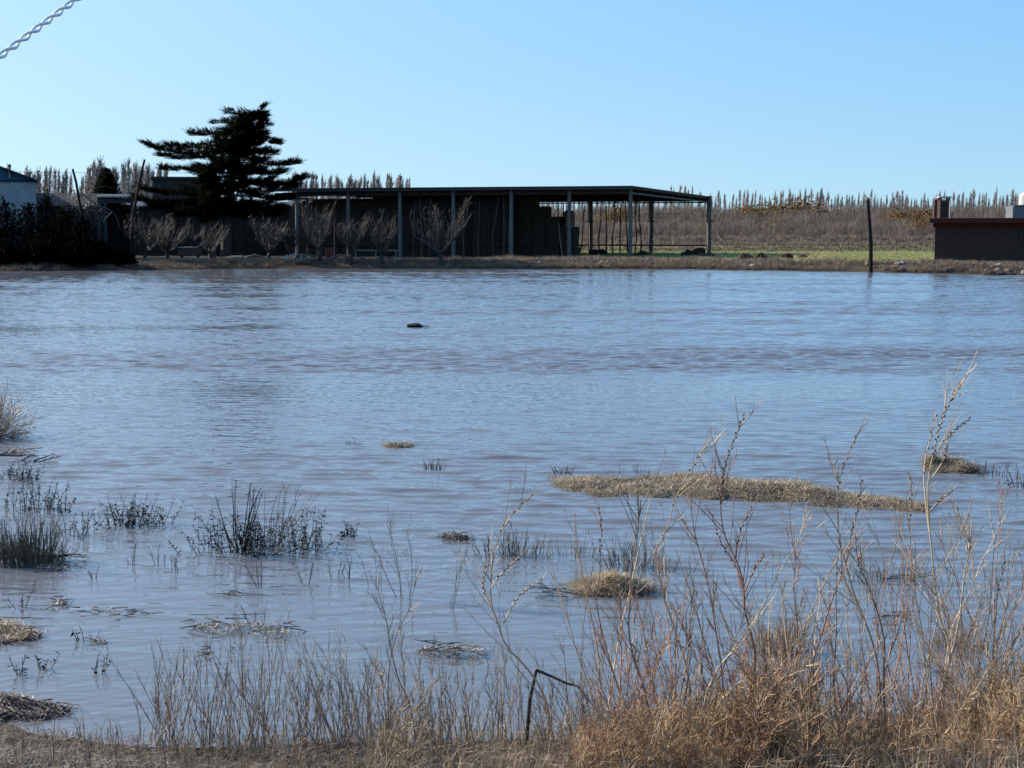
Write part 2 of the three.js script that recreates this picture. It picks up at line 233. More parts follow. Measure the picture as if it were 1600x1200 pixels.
{ // long low outbuilding with a porch
  const d = 124, t = thing('low_outbuilding', 'long low outbuilding with grey sheet roof and open porch', 'outbuilding');
  const x0 = xat(48, d), x1 = xat(156, d), x2 = xat(210, d), yT = hgt(302, d), yL = hgt(321, d - 4), zf = -d + 3;
  const rf = new MB(); for (let k = 0; k < 34; k++) { const a = lerp(x0, x1, k / 34), b = lerp(x0, x1, (k + 1) / 34) - .02; rf.vary([.055, .054, .056], .25); rf.slab(V(a, yL, zf), V(b, yL, zf), V(b, yT, -d - 1), V(a, yT, -d - 1), .05); } rf.build('roof', M.plaster, t);
  const wl = new MB().color(.07, .062, .058); wl.box((x0 + x1) / 2, yL / 2, -d + .6, x1 - x0 - .2, yL - .1, 3.6); wl.build('wall', M.plaster, t);
  const bk = new MB().color(.05, .044, .04); bk.box((x1 + x2) / 2, (yL + .1) / 2, -d - 1.2, x2 - x1, yL + .2, .25); bk.box(x2 - .1, yL / 2, -d + .4, .2, yL, 3); bk.build('back_wall', M.plaster, t);
  for (const x of [x1 + .1, x1 + .55, x2 - .2]) { const c = new MB().color(.07, .07, .08); c.box(x, hgt(315, d - 3) / 2, zf, .22, hgt(315, d - 3), .22); c.build('column', M.plaster, t); }
  const fa = new MB().color(.09, .095, .11); fa.box((x1 + x2) / 2, hgt(313.5, d - 3), zf - .02, x2 - x1 + .1, .32, .2); fa.build('fascia', M.plaster, t);
  const pr = new MB().color(.1, .09, .09); const e = hgt(308, d - 3); pr.color(.05, .045, .045).slab(V(x1, e, zf + .3), V(x2, e, zf + .3), V(x2, yT - .05, -d - 1.2), V(x1, yT - .05, -d - 1.2), .1); pr.build('porch_roof', M.metal, t);
  for (let k = 0; k < 12; k++) { const x = lerp(x1 + .2, x2 - .15, k / 11), b = new MB().vary([.3, .27, .25], .3); b.geo(new THREE.CylinderGeometry(.1, .12, .7, 8, 1, false, 0, Math.PI), new THREE.Matrix4().compose(V(x, e + .02, zf + .15), new THREE.Quaternion().setFromEuler(new THREE.Euler(Math.PI / 2, 0, Math.PI / 2 - Math.PI / 2)), V(1, 1, 1))); b.build('roof_tile', M.plaster, t); }
  swing(t, x2, -d, .26);
}
{ // dark block behind the cedar
  const d = 152, t = thing('flat_roofed_building', 'dark flat roofed building standing behind the big cedar', 'building'), x0 = xat(240, d), x1 = xat(345, d), y = hgt(280, d);
  const w = new MB().color(.05, .047, .045); w.box((x0 + x1) / 2, y / 2, -d - 3, x1 - x0 - .4, y, 6); w.build('wall', M.plaster, t);
  const r = new MB().color(.06, .056, .055); r.box((x0 + x1) / 2, y + .1, -d - 3, x1 - x0, .22, 6.5); r.build('roof', M.plaster, t);
  swing(t, x1, -d, .22);
}
{ // dark barn behind the cedar and the fruit trees
  const d = 136, t = thing('dark_barn', 'long dark low barn behind the cedar and the fruit trees', 'barn'), x0 = xat(196, d), x1 = xat(452, d), y = hgt(322, d), L = x1 - x0, n = 42;
  const w = new MB().color(.025, .022, .02); w.box((x0 + x1) / 2, y / 2, -d - 2.5, L, y, 5); const wl = w.build('wall', M.timber, t);
  for (let k = 0; k < n; k++) { const b = new MB().vary([.03, .026, .023], .35); b.box(x0 + (k + .5) * L / n, y / 2 + .1, -d + .03, L / n - .03, y - .1, .05); b.build('board', M.timber, wl); }
  const r = new MB().color(.04, .04, .042); r.slab(V(x0 - .3, y, -d + .5), V(x1 + .2, y, -d + .5), V(x1 + .2, y + .5, -d - 5.3), V(x0 - .3, y + .5, -d - 5.3), .1); r.build('roof', M.metal, t);
  for (let k = 0; k < 3; k++) { const b = new MB().vary([.3, .25, .19], .15); b.box(xat(463, d - 4), hgt(302 + k * 4.2, d - 4), -d + 4, 2.2, .16, .08); b.build('pale_board', M.timber, t); }
}
// ---------------------------------------------------------------- hay shed
{
  const t = thing('hay_shed', 'long open sided hay shed with flat dark roof on posts', 'shed');
  const A = V(xat(430, 131), 0, -131), B = V(xat(984, 123), 0, -123), C = V(xat(1106, 148), 0, -148), D = A.clone().add(C).sub(B);
  const up = (p, y) => V(p.x, y, p.z), yF = 6.22, yB = 5.93, e1 = V().subVectors(A, B).normalize(), e2 = V().subVectors(C, B).normalize();
  const cor = (p, a, b, y) => up(p.clone().addScaledVector(e1, a).addScaledVector(e2, b), y);
  const rf = new MB(); const n = 46;                                    // roof of long sheets
  for (let k = 0; k < n; k++) { const f = k / n, g = (k + 1) / n - .0008, a = cor(B, -.35, -.6, yF), b = cor(A, .5, -.6, yF), c = cor(D, .5, .6, yB), q = cor(C, -.35, .6, yB); rf.vary([.05, .05, .052], .2); rf.slab(a.clone().lerp(b, g), a.clone().lerp(b, f), q.clone().lerp(c, f), q.clone().lerp(c, g), .06); }
  rf.build('roof', M.metal, t);
  const fa = new MB().color(.045, .045, .05); fa.beam(cor(B, -.3, -.5, yF - .17), cor(A, .5, -.5, yF - .17), .06, .2); fa.build('fascia', M.metal, t);
  for (const [p, q, y] of [[A, B, yF - .5], [D, C, yB - .3]]) { const m = new MB().color(.05, .045, .04); m.beam(up(p, y), up(q, y), .14, .3); m.build('roof_beam', M.timber, t); }
  for (let k = 1; k < 7; k++) { const f = k / 7, m = new MB().color(.05, .045, .04); m.beam(up(A.clone().lerp(D, f), lerp(yF, yB, f) - .2), up(B.clone().lerp(C, f), lerp(yF, yB, f) - .2), .1, .16); m.build('purlin', M.timber, t); }
  const lineX = (px, p, q) => { const k = (px - 800) / FOCAL, f = (-k * p.z - p.x) / ((q.x - p.x) + k * (q.z - p.z)); return p.clone().lerp(q, f); };
  const onFront = px => lineX(px, A, B), onBack = px => lineX(px, D, C);
  for (const px of [466, 546, 626, 709, 799, 889, 984]) { const p = onFront(px), m = new MB().vary([.17, .17, .175], .15); m.tube([V(p.x, .3, p.z), V(p.x, yF - .3, p.z)], .16, .15, 8); m.build('post', M.plaster, t); }
  for (const px of [840, 922, 1016, 1106]) { const p = onBack(px), m = new MB().vary([.16, .15, .14], .15); m.box(p.x, 3.2, p.z, .34, 5.6, .34, .37); m.build('post', M.timber, t); for (const s of [-1, 1]) { const k = new MB().color(.05, .045, .04); k.box(p.x + s * .25, 3.62, p.z + .1, .2, .12, .2); k.build('bracket', M.metal, t); } }
  // lattice girders on the open end and the back
  const girder = (p, q, y0p, y0q, y1p, y1q, n) => { const a = new MB().color(.05, .048, .045); a.beam(up(p, y0p), up(q, y0q), .1, .12); a.build('top_chord', M.metal, t); const b = new MB().color(.05, .048, .045); b.beam(up(p, y1p), up(q, y1q), .1, .12); b.build('bottom_chord', M.metal, t);
    for (let k = 1; k < n; k++) { const f = k / n, w = p.clone().lerp(q, f), s = new MB().color(.06, .055, .05); s.beam(up(w, lerp(y1p, y1q, f)), up(w, lerp(y0p, y0q, f)), .07, .07); s.build('strut', M.metal, t); } };
  girder(B, C, yF - .12, yB - .12, yF - .55, yB - .52, 8); girder(D, C, yB - .1, yB - .1, 5.38, 5.38, 14);
  const m2 = new MB().color(.06, .05, .045); m2.beam(up(onBack(760), 5.55), up(C, 5.55), .08, .09); m2.build('rail', M.timber, t);
  const m3 = new MB().color(.06, .05, .045); m3.beam(up(onBack(760), 1.28), up(C, 1.28), .09, .14); m3.build('rail', M.timber, t);
  for (const [px, lean, top] of [[858, 0, 5.5], [871, .1, 5.4], [881, -.05, 5.4], [905, .55, 5.5], [936, .12, 5.5], [947, -.08, 5.4], [957, .15, 5.5], [968, .05, 5.4], [980, -.25, 5.5], [991, .1, 5.6], [1001, -.22, 5.5]]) {
    const p = onBack(px), m = new MB().vary([.09, .075, .06], .25), w = rr(-.18, .18); m.tube([V(p.x, .3, p.z), V(p.x + w + lean * .3, 2, p.z), V(p.x + lean * .7 - w * .5, 3.8, p.z), V(p.x + lean, top, p.z)], .085, .055, 5); m.build('pole', M.timber, t); }
  for (const [px, lean, y1] of [[719, 0, 5.5], [742, .1, 5.3], [766, .35, 5.4], [781, .1, 5.8], [791, .2, 5.6], [640, .25, 5.2], [653, -.1, 5.4], [665, .15, 5.3], [517, .1, 5.4], [490, -.1, 5.5]]) { const p = onFront(px).addScaledVector(e2, .8), w = rr(-.12, .12), m = new MB().vary([.12, .105, .09], .25); m.tube([V(p.x, .3, p.z), V(p.x + w, 2.4, p.z), V(p.x + lean - w, y1, p.z)], .075, .05, 5); m.build('pole', M.timber, t); }

  // plank wall that closes the left part
  const pw = thing('plank_wall', 'wall of dark rough upright planks under the hay shed', 'wall'); let f = 0; const P0 = onFront(446).addScaledVector(e2, 1.7), P1 = onFront(784).addScaledVector(e2, 1.7), L = P0.distanceTo(P1), dir = V().subVectors(P1, P0).normalize(), ry = Math.atan2(-dir.z, dir.x);
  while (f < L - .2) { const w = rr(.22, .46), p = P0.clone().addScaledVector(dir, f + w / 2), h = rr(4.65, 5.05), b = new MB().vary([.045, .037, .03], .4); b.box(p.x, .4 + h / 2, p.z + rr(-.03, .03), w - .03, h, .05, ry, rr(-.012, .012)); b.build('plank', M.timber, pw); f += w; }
  for (const y of [1.55, 4.95]) { const m = new MB().color(.05, .042, .035); m.beam(up(P0, y).addScaledVector(e2, -.09), up(P1, y).addScaledVector(e2, -.09), .08, .2); m.build('rail', M.timber, pw); }
  // stack of bales behind and beside it
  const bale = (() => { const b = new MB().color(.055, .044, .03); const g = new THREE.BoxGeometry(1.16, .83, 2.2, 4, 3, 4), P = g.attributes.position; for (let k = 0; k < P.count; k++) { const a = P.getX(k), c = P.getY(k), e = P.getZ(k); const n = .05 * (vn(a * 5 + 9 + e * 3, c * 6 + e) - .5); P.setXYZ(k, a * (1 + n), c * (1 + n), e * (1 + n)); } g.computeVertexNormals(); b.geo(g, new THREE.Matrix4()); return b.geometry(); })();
  const binder = (() => { const b = new MB().color(.1, .06, .04); for (const x of [-.35, .35]) b.tube([V(x, -.43, 1.12), V(x, .43, 1.12), V(x, .43, -1.12)], .012, .012, 4); return b.geometry(); })();
  const q0 = onFront(722).addScaledVector(e2, 4.0), q1 = onFront(893).addScaledVector(e2, 4.0), QL = q0.distanceTo(q1), nb = Math.floor(QL / 1.2);
  let first = true;
  for (let k = 0; k < nb; k++) { const high = k < nb - 3 ? 6 : k === nb - 3 ? 5 : k === nb - 2 ? 4 : 3; for (let j = 0; j < high; j++) { const p = q0.clone().addScaledVector(dir, (k + .5) * 1.2 + rr(-.04, .04)).addScaledVector(e2, rr(-.12, .12));
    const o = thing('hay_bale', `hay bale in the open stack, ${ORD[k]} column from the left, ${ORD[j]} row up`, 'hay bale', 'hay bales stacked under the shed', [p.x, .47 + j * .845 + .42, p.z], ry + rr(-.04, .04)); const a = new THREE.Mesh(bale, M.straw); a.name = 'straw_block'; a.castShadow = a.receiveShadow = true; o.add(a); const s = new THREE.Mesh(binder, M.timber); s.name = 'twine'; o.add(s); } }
  for (let k = 0; k < 14; k++) for (let j = 0; j < (k > 12 ? 5 : 6); j += 1) { if (j < 5 && k < 13) continue; const p = onFront(470).addScaledVector(e2, 4.4).addScaledVector(dir, k * 1.2);
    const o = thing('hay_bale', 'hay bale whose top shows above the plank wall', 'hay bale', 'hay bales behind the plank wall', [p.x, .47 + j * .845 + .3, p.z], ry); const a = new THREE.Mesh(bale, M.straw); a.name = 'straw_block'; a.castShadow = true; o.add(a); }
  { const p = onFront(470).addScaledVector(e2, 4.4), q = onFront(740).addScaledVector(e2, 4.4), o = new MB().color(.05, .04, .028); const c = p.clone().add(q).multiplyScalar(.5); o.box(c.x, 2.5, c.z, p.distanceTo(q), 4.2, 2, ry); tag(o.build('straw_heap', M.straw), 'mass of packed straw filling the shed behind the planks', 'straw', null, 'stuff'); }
  // leaning pole and red sheets on the stepped end of the stack
  const lp = onFront(860).addScaledVector(e2, 2.1), l2 = onFront(866).addScaledVector(e2, 1.6); tag(new MB().color(.3, .26, .2).tube([V(l2.x + .15, .42, l2.z), V((lp.x + l2.x) / 2 + .05, 1.7, lp.z), V(lp.x, 3.3, lp.z - .4)], .055, .04, 6).build('leaning_pole', M.timber), 'pale pole leaning on the stepped end of the hay stack', 'pole');
  const rp = onFront(868).addScaledVector(e2, 3.4), rs = thing('rusty_tank', 'rust red metal tank beside the end of the hay stack', 'tank', null, [rp.x, 3.05, rp.z - .5], ry); new MB().color(.16, .045, .03).geo(new THREE.CylinderGeometry(.52, .52, 1.1, 16), new THREE.Matrix4().makeTranslation(0, .55, 0)).build('body', M.metal, rs); new MB().color(.12, .035, .025).geo(new THREE.CylinderGeometry(.2, .54, .22, 16), new THREE.Matrix4().makeTranslation(0, 1.21, 0)).build('lid', M.metal, rs);
}
{ // brick house on the right
  const d = 108, t = thing('brick_house', 'dark brick house with flat roof and red eaves at right edge', 'house');
  const x0 = xat(1461, d), x1 = xat(1720, d), yT = hgt(352, d), yR = hgt(341, d);
  const w = new MB().color(.2, .21, .24); w.box((x0 + x1) / 2, (yT + .2) / 2, -d - 4, x1 - x0, yT + .2, 8); w.build('wall', M.brick, t);
  const f = new MB().color(.12, .02, .018); f.box((x0 + x1) / 2, yT + .02, -d - 4, x1 - x0 + .3, .3, 8.3); f.build('eaves', M.plaster, t);
  const r = new MB().color(.09, .026, .022); r.slab(V(x0 - .38, yR, -d + .55), V(x1 + .3, yR, -d + .55), V(x1 + .3, yR + .12, -d - 8.4), V(x0 - .38, yR + .12, -d - 8.4), .34); r.build('roof', M.plaster, t);
  const pipe = new MB().color(.03, .03, .035); const px = xat(1589, d); pipe.tube([V(px, hgt(356, d), -d + .08), V(px, hgt(380, d), -d + .08)], .07, .07, 8); pipe.build('downpipe', M.metal, t); swing(t, x0, -d, -.285);
  const ch = thing('brick_chimney', 'dark brick chimney with pale cap on the flat roof', 'chimney', null, [xat(1473.5, d + 3), yR - .1, -d - 3]); { const s = (d + 3) / FOCAL, h = (340 - 313) * s + .15, W = 15.5 * s; new MB().color(.22, .22, .23).box(0, h / 2, 0, W, h, W).build('shaft', M.brick, ch); for (const [a, b] of [[-1, -1], [1, -1], [-1, 1], [1, 1]]) new MB().color(.3, .27, .26).box(a * W * .4, h + .09, b * W * .4, .12, .18, .12).build('cap_post', M.brick, ch); new MB().color(.55, .54, .53).box(0, h + .23, 0, W + .16, .09, W + .16).build('cap', M.plaster, ch); }
  const c2 = thing('block_chimney', 'low unfinished block chimney stub left of the capped chimney', 'chimney', null, [xat(1461.5, d + 5), yR - .1, -d - 5]); { const s = (d + 5) / FOCAL; new MB().color(.5, .46, .44).box(0, .5, 0, 8 * s, 1.1, 8 * s).build('base', M.brick, c2); new MB().color(.4, .38, .37).box(0, 1.25, 0, 6 * s, .5, 6 * s).build('neck', M.brick, c2); }
  const vp = thing('vent_pipe', 'thin pale vent pipe beside the brick chimney', 'pipe', null, [xat(1483, d + 2), yR - .05, -d - 2]); new MB().color(.55, .55, .55).tube([V(0, 0, 0), V(0, 1.25, 0)], .04, .04, 8).build('tube', M.metal, vp); new MB().color(.4, .4, .4).geo(new THREE.ConeGeometry(.08, .1, 8), new THREE.Matrix4().makeTranslation(0, 1.28, 0)).build('cowl', M.metal, vp);
  const tb = thing('tank_plinth', 'grey block plinth under the white tank on the roof', 'plinth', null, [xat(1600, d + 2), yR + .02, -d - 2]); new MB().color(.2, .22, .25).box(0, .42, 0, 2.2, .82, 1.6).build('block', M.plaster, tb); new MB().color(.12, .12, .13).box(0, .87, 0, 2, .08, 1.7).build('slab', M.plaster, tb);
  const tk = thing('water_tank', 'white water tank standing on the roof plinth', 'water tank', null, [xat(1603, d + 2), yR + .93, -d - 2]); new MB().color(.7, .7, .68).geo(new THREE.LatheGeometry([[0, 0], [.52, 0], [.55, .05], [.55, .62], [.5, .78], [.22, .92], [.2, .99], [0, 1]].map(a => new THREE.Vector2(...a)), 24), new THREE.Matrix4()).build('body', M.plaster, tk); new MB().color(.6, .6, .6).geo(new THREE.CylinderGeometry(.24, .24, .06, 16), new THREE.Matrix4().makeTranslation(0, 1.02, 0)).build('lid', M.plaster, tk);
}
// poles and wires
{
  const pole = (name, label, pts, d, r0, r1) => { const q = pts.map(([a, b]) => at(a, b, d)); q[q.length - 1].y = Math.min(q[q.length - 1].y, ground(q[q.length - 1].x, -d) - .2); const t = thing(name, label, 'pole'); new MB().color(.022, .018, .016).tube(q, r0, r1, 7).build('shaft', M.timber, t); return t; };
  const p = pole('wire_pole', 'crooked dark wooden pole in front of the green field', [[1356.5, 311], [1357, 330], [1358.5, 350], [1360.5, 380], [1361, 417]], 98, .1, .14); { const q = at(1356.5, 313, 98); new MB().color(.1, .1, .1).geo(new THREE.CylinderGeometry(.06, .09, .16, 8), new THREE.Matrix4().makeTranslation(q.x - .02, q.y + .12, q.z)).build('insulator', M.cable, p); }
  pole('leaning_pole', 'bent dark pole leaning left above the grape arbour', [[113.5, 264], [119, 285], [124, 315], [130, 345], [135, 375], [137, 410]], 112, .08, .13);
  pole('leaning_pole', 'dark pole leaning right beside the porch of the outbuilding', [[226, 249], [221, 270], [215, 300], [208, 335], [206, 370], [207, 412]], 111, .075, .14);
  const wire = (label, pts, r) => tag(new MB().color(.03, .03, .03).tube(pts, r, r, 4).build('wire', M.cable), label, 'wire');
  const sag = (a, b, s) => Array.from({ length: 15 }, (_, k) => { const f = k / 14, v = a.clone().lerp(b, f); v.y -= s * 4 * f * (1 - f); return v; });
  wire('thin wire from the crooked pole passing behind the shed', sag(at(1357, 324, 98), at(905, 332, 150), .25), .013);
  wire('thin wire from the crooked pole to the brick chimney', sag(at(1357, 324, 98), at(1470, 328, 111), .12), .013);
  wire('thin wire crossing in front of the left poplars', sag(at(-40, 267, 180), at(300, 270, 180), .1), .018);
}
{ // grape arbour
  const d = 113, t = thing('grape_arbour', 'rough pole arbour with twisted bare vines beside the outbuilding', 'arbour'); const g = px => ground(xat(px, d), -d);
  for (const [px, dd, top] of [[103, d, 332], [152, d, 326], [163, d + 2, 330], [118, d + 2.5, 330], [141, d, 333]]) { const x = xat(px, dd), m = new MB().vary([.05, .042, .036], .2); m.tube([V(x, .2, -dd), V(x + rr(-.1, .1), 1.7, -dd), V(x + rr(-.1, .1), hgt(top, dd), -dd)], .075, .055, 6); m.build('post', M.timber, t); }
  for (const [a, b, ya, yb, dd] of [[96, 168, 324, 331, d], [100, 172, 329, 333, d + 2], [98, 120, 330, 326, d + 1]]) { const m = new MB().color(.08, .07, .06); m.tube([at(a, ya, dd), at((a + b) / 2, (ya + yb) / 2 - 1, dd), at(b, yb, dd)], .05, .04, 6); m.build('beam', M.timber, t); }
  for (let k = 0; k < 16; k++) { let p = at(rr(104, 160), rr(324, 332), d + rr(-.5, 2)); const pts = [p]; let vx = rr(-.4, .4), vy = rr(.1, .5); for (let j = 0; j < 8; j++) { p = p.clone().add(V(vx, vy, rr(-.15, .15))); vx = clamp(vx + rr(-.3, .3), -.4, .4); vy = clamp(vy + rr(-.3, .1), -.5, .3); pts.push(p); } new MB().vary([.045, .035, .03], .2).tube(pts, .045, .014, 5).build('vine', M.twig, t); }
}
{ // twisted service cable overhead
  const t = thing('twisted_cable', 'pale two strand twisted cable crossing the upper left corner', 'cable'); const a = at(0, 88, 4.2), b = at(118, 0, 4.6), dv = V().subVectors(b, a), L = dv.length(); const p0 = a.clone().addScaledVector(dv, -14), p1 = b.clone().addScaledVector(dv, 20), n = 900, ax = dv.clone().normalize(), u = V(0, 1, 0).addScaledVector(ax, -ax.y).normalize(), v = V().crossVectors(ax, u);
  const tot = p0.distanceTo(p1), period = L / 3.45;
  for (const s of [0, 1]) { const pts = []; for (let k = 0; k <= n; k++) { const f = k / n, w = f * tot / period * 2 * Math.PI / 1 + s * Math.PI, c = p0.clone().lerp(p1, f); c.y += .0012 * Math.pow(Math.abs(f - .4) * 20, 2); c.addScaledVector(u, Math.cos(w) * .0066).addScaledVector(v, Math.sin(w) * .0066); pts.push(c); } new MB().color(.8, .78, .74).tube(pts, .0044, .0044, 7).build('strand', M.cable, t); }
}

// ---------------------------------------------------------------- trees
const dirOf = (az, el) => V(Math.cos(az) * Math.cos(el), Math.sin(el), Math.sin(az) * Math.cos(el));
function place(proto, name, label, category, group, pos, turn, sx, sy) { const o = thing(name, label, category, group, pos, turn); for (const c of proto) { const m = new THREE.Mesh(c.geometry, c.material); m.name = c.name; m.castShadow = m.receiveShadow = true; o.add(m); } o.scale.set(sx, sy, sx); return o; }
{ // bare poplars, a few kinds of unit height
  R = RNG(301);
  const kinds = []; for (let k = 0; k < 7; k++) {
    const tr = new MB().vary([.22, .19, .17], .1), bend = rr(-.012, .012), lean = rr(-.02, .05); tr.tube([V(0, -.02, 0), V(bend + lean * .16, .4, 0), V(lean * .56 - bend, .75, bend), V(lean, 1, 0)], .011, .0015, 5);
    const cr = new MB(), wd = rr(.055, .1), n = 250;
    for (let j = 0; j < n; j++) { const y0 = .03 + .89 * Math.pow(R(), .8), az = rr(0, 6.28), len = rr(.08, .24) * (1.05 - .75 * y0), r = wd * 1.25 * Math.pow(1 - y0 * .97, .75) * smooth(-.1, .25, y0) * rr(.3, 1), sh = lean * y0 * y0, a = V(sh, y0, 0), b = V(sh + Math.cos(az) * r * .75, y0 + len * .45, Math.sin(az) * r * .75), c = V(lean * Math.pow(y0 + len, 2) + Math.cos(az) * r, y0 + len, Math.sin(az) * r); cr.vary([.25, .215, .195], .3).tube([a, b, c], .0032, .0012, 3); }
    kinds.push([{ name: 'trunk', geometry: tr.geometry(), material: M.plant }, { name: 'crown', geometry: cr.geometry(), material: M.plant }]);
  }
  const row = (px0, px1, step, topF, d0, d1, label, group, wide = 1.15) => { for (let px = px0; px < px1; px += step * rr(.55, 1.45)) { const d = rr(d0, d1), x = xat(px, d), h = hgt(topF(px) + rr(-8, 8) + 10 * (vn(px * .05, 3) - .5), d) - G0; if (h < 3) continue; place(pick(kinds), 'poplar_tree', label, 'tree', group, [x, G0, -d], rr(-.7, .7), h * rr(.75, 1.2) * wide, h); } };
  const G0 = .45;
  row(-20, 108, 7.5, px => 262, 340, 380, 'bare slender poplar behind the blue gabled house', 'poplars on the left', 1.75);
  row(110, 133, 12, px => 272, 360, 380, 'short bare poplar in the gap of the left row', 'poplars in the left gap', 1.75);
  row(134, 262, 5.2, px => 254 + 10 * smooth(160, 150, px) * 0, 350, 400, 'bare poplar left of the big cedar', 'poplars beside the cedar', 1.75);
  row(458, 640, 5, px => 272 + 8 * smooth(600, 640, px), 330, 380, 'bare poplar showing above the hay shed roof', 'poplars above the shed', 1.75);
  row(735, 1108, 7.4, px => 300 - 8 * smooth(1020, 1060, px) * smooth(1110, 1080, px), 500, 600, 'bare poplar seen behind and above the open shed end', 'poplars behind the open shed');
  row(1108, 1235, 4.6, px => 302, 480, 560, 'bare poplar between the shed and the orange willows', 'poplars right of the shed');
  row(1235, 1465, 4.4, px => 303, 470, 560, 'bare poplar on the skyline behind the brown thicket', 'poplars behind the thicket');
  row(1465, 1625, 4.6, px => 303, 470, 560, 'bare poplar behind the flat roof of the brick house', 'poplars behind the brick house');
  place(kinds[2], 'poplar_tree', 'tallest poplar above the flat roof of the brick house', 'tree', null, [xat(1555, 470), G0, -470], 1, 11, hgt(291, 470));
}
{ // autumn willows
  R = RNG(77);
  const kinds = []; for (let k = 0; k < 3; k++) { const tr = new MB().color(.12, .09, .07), cr = new MB(); tr.tube([V(0, -.05, 0), V(.02, .25, 0), V(-.01, .5, .02)], .035, .02, 6);
    for (let j = 0; j < 26; j++) { const az = rr(0, 6.28), el = rr(.25, 1.4), a = V(0, rr(.15, .4), 0), b = a.clone().addScaledVector(dirOf(az, el), rr(.25, .5)); tr.tube([a, a.clone().lerp(b, .5).add(V(0, .03, 0)), b], .014, .004, 4);
      for (let q = 0; q < 64; q++) { const c = b.clone().add(V(rr(-.19, .19), rr(-.3, .13), rr(-.19, .19))); cr.vary([.85, .6, .26], .25); cr.leaf(c, dirOf(rr(0, 6.28), rr(-1.2, 1.2)), dirOf(rr(0, 6.28), rr(-1, 1)), rr(.045, .085), rr(.025, .045)); } }
    kinds.push([{ name: 'trunk', geometry: tr.geometry(), material: M.plant }, { name: 'crown', geometry: cr.geometry(), material: M.blade }]); }
  [[1152, 319, 400, 'small orange willow nearest to the shed corner'], [1182, 311, 380, 'orange willow with a dark trunk right of the small one'], [1207, 313, 400, 'dull orange willow in the middle of the three beside the shed'], [1255, 306, 400, 'broad bright orange willow, widest of all on the skyline'], [1408, 318, 360, 'orange willow right of the crooked pole'], [1440, 319, 370, 'yellow brown willow just left of the brick house'], [1448, 338, 280, 'low yellowish willow beside the brick house eaves'], [1205, 342, 300, 'low pale orange bush in front of the brown thicket'], [131, 291, 300, 'small yellow tree behind the low outbuilding'], [958, 320, 330, 'pale yellow willow seen between the shed poles']].forEach(([px, top, d, label], k) => { const h = hgt(top - 4, d) - .4; place(kinds[k % 3], 'willow_tree', label, 'tree', 'autumn willows', [xat(px, d), .4, -d], k * 1.3, h * (k === 3 ? 1.6 : 1.2) * (top > 335 ? 1.2 : 1), h); });
}
function stuff(name, label, category, geos, mat, list) {   // list of [x, y, z, turn, sx, sy, [r,g,b], tilt]
  geos.forEach((g, gi) => { const sub = list.filter((_, k) => k % geos.length === gi); if (!sub.length) return; const im = new THREE.InstancedMesh(g, mat, sub.length), m = new THREE.Matrix4(), q = new THREE.Quaternion(), e = new THREE.Euler();
    sub.forEach(([x, y, z, a, sx, sy, c, tl = 0, tz = 0], k) => { e.set(tl, a, tz); m.compose(V(x, y, z), q.setFromEuler(e), V(sx, sy, sx)); im.setMatrixAt(k, m); im.setColorAt(k, new THREE.Color().setRGB(...c)); });
    im.name = numbered(name); im.castShadow = im.receiveShadow = true; tag(im, geos.length > 1 ? label + ['', ', a second growth mixed in', ', a third growth mixed in', ', a fourth growth mixed in'][gi] : label, category, null, 'stuff'); scene.add(im); }); }
const tint = (c, v) => { const s = 1 + rr(-v, v); return [c[0] * s, c[1] * s * (1 + rr(-.05, .05)), c[2] * s * (1 + rr(-.08, .08))]; };
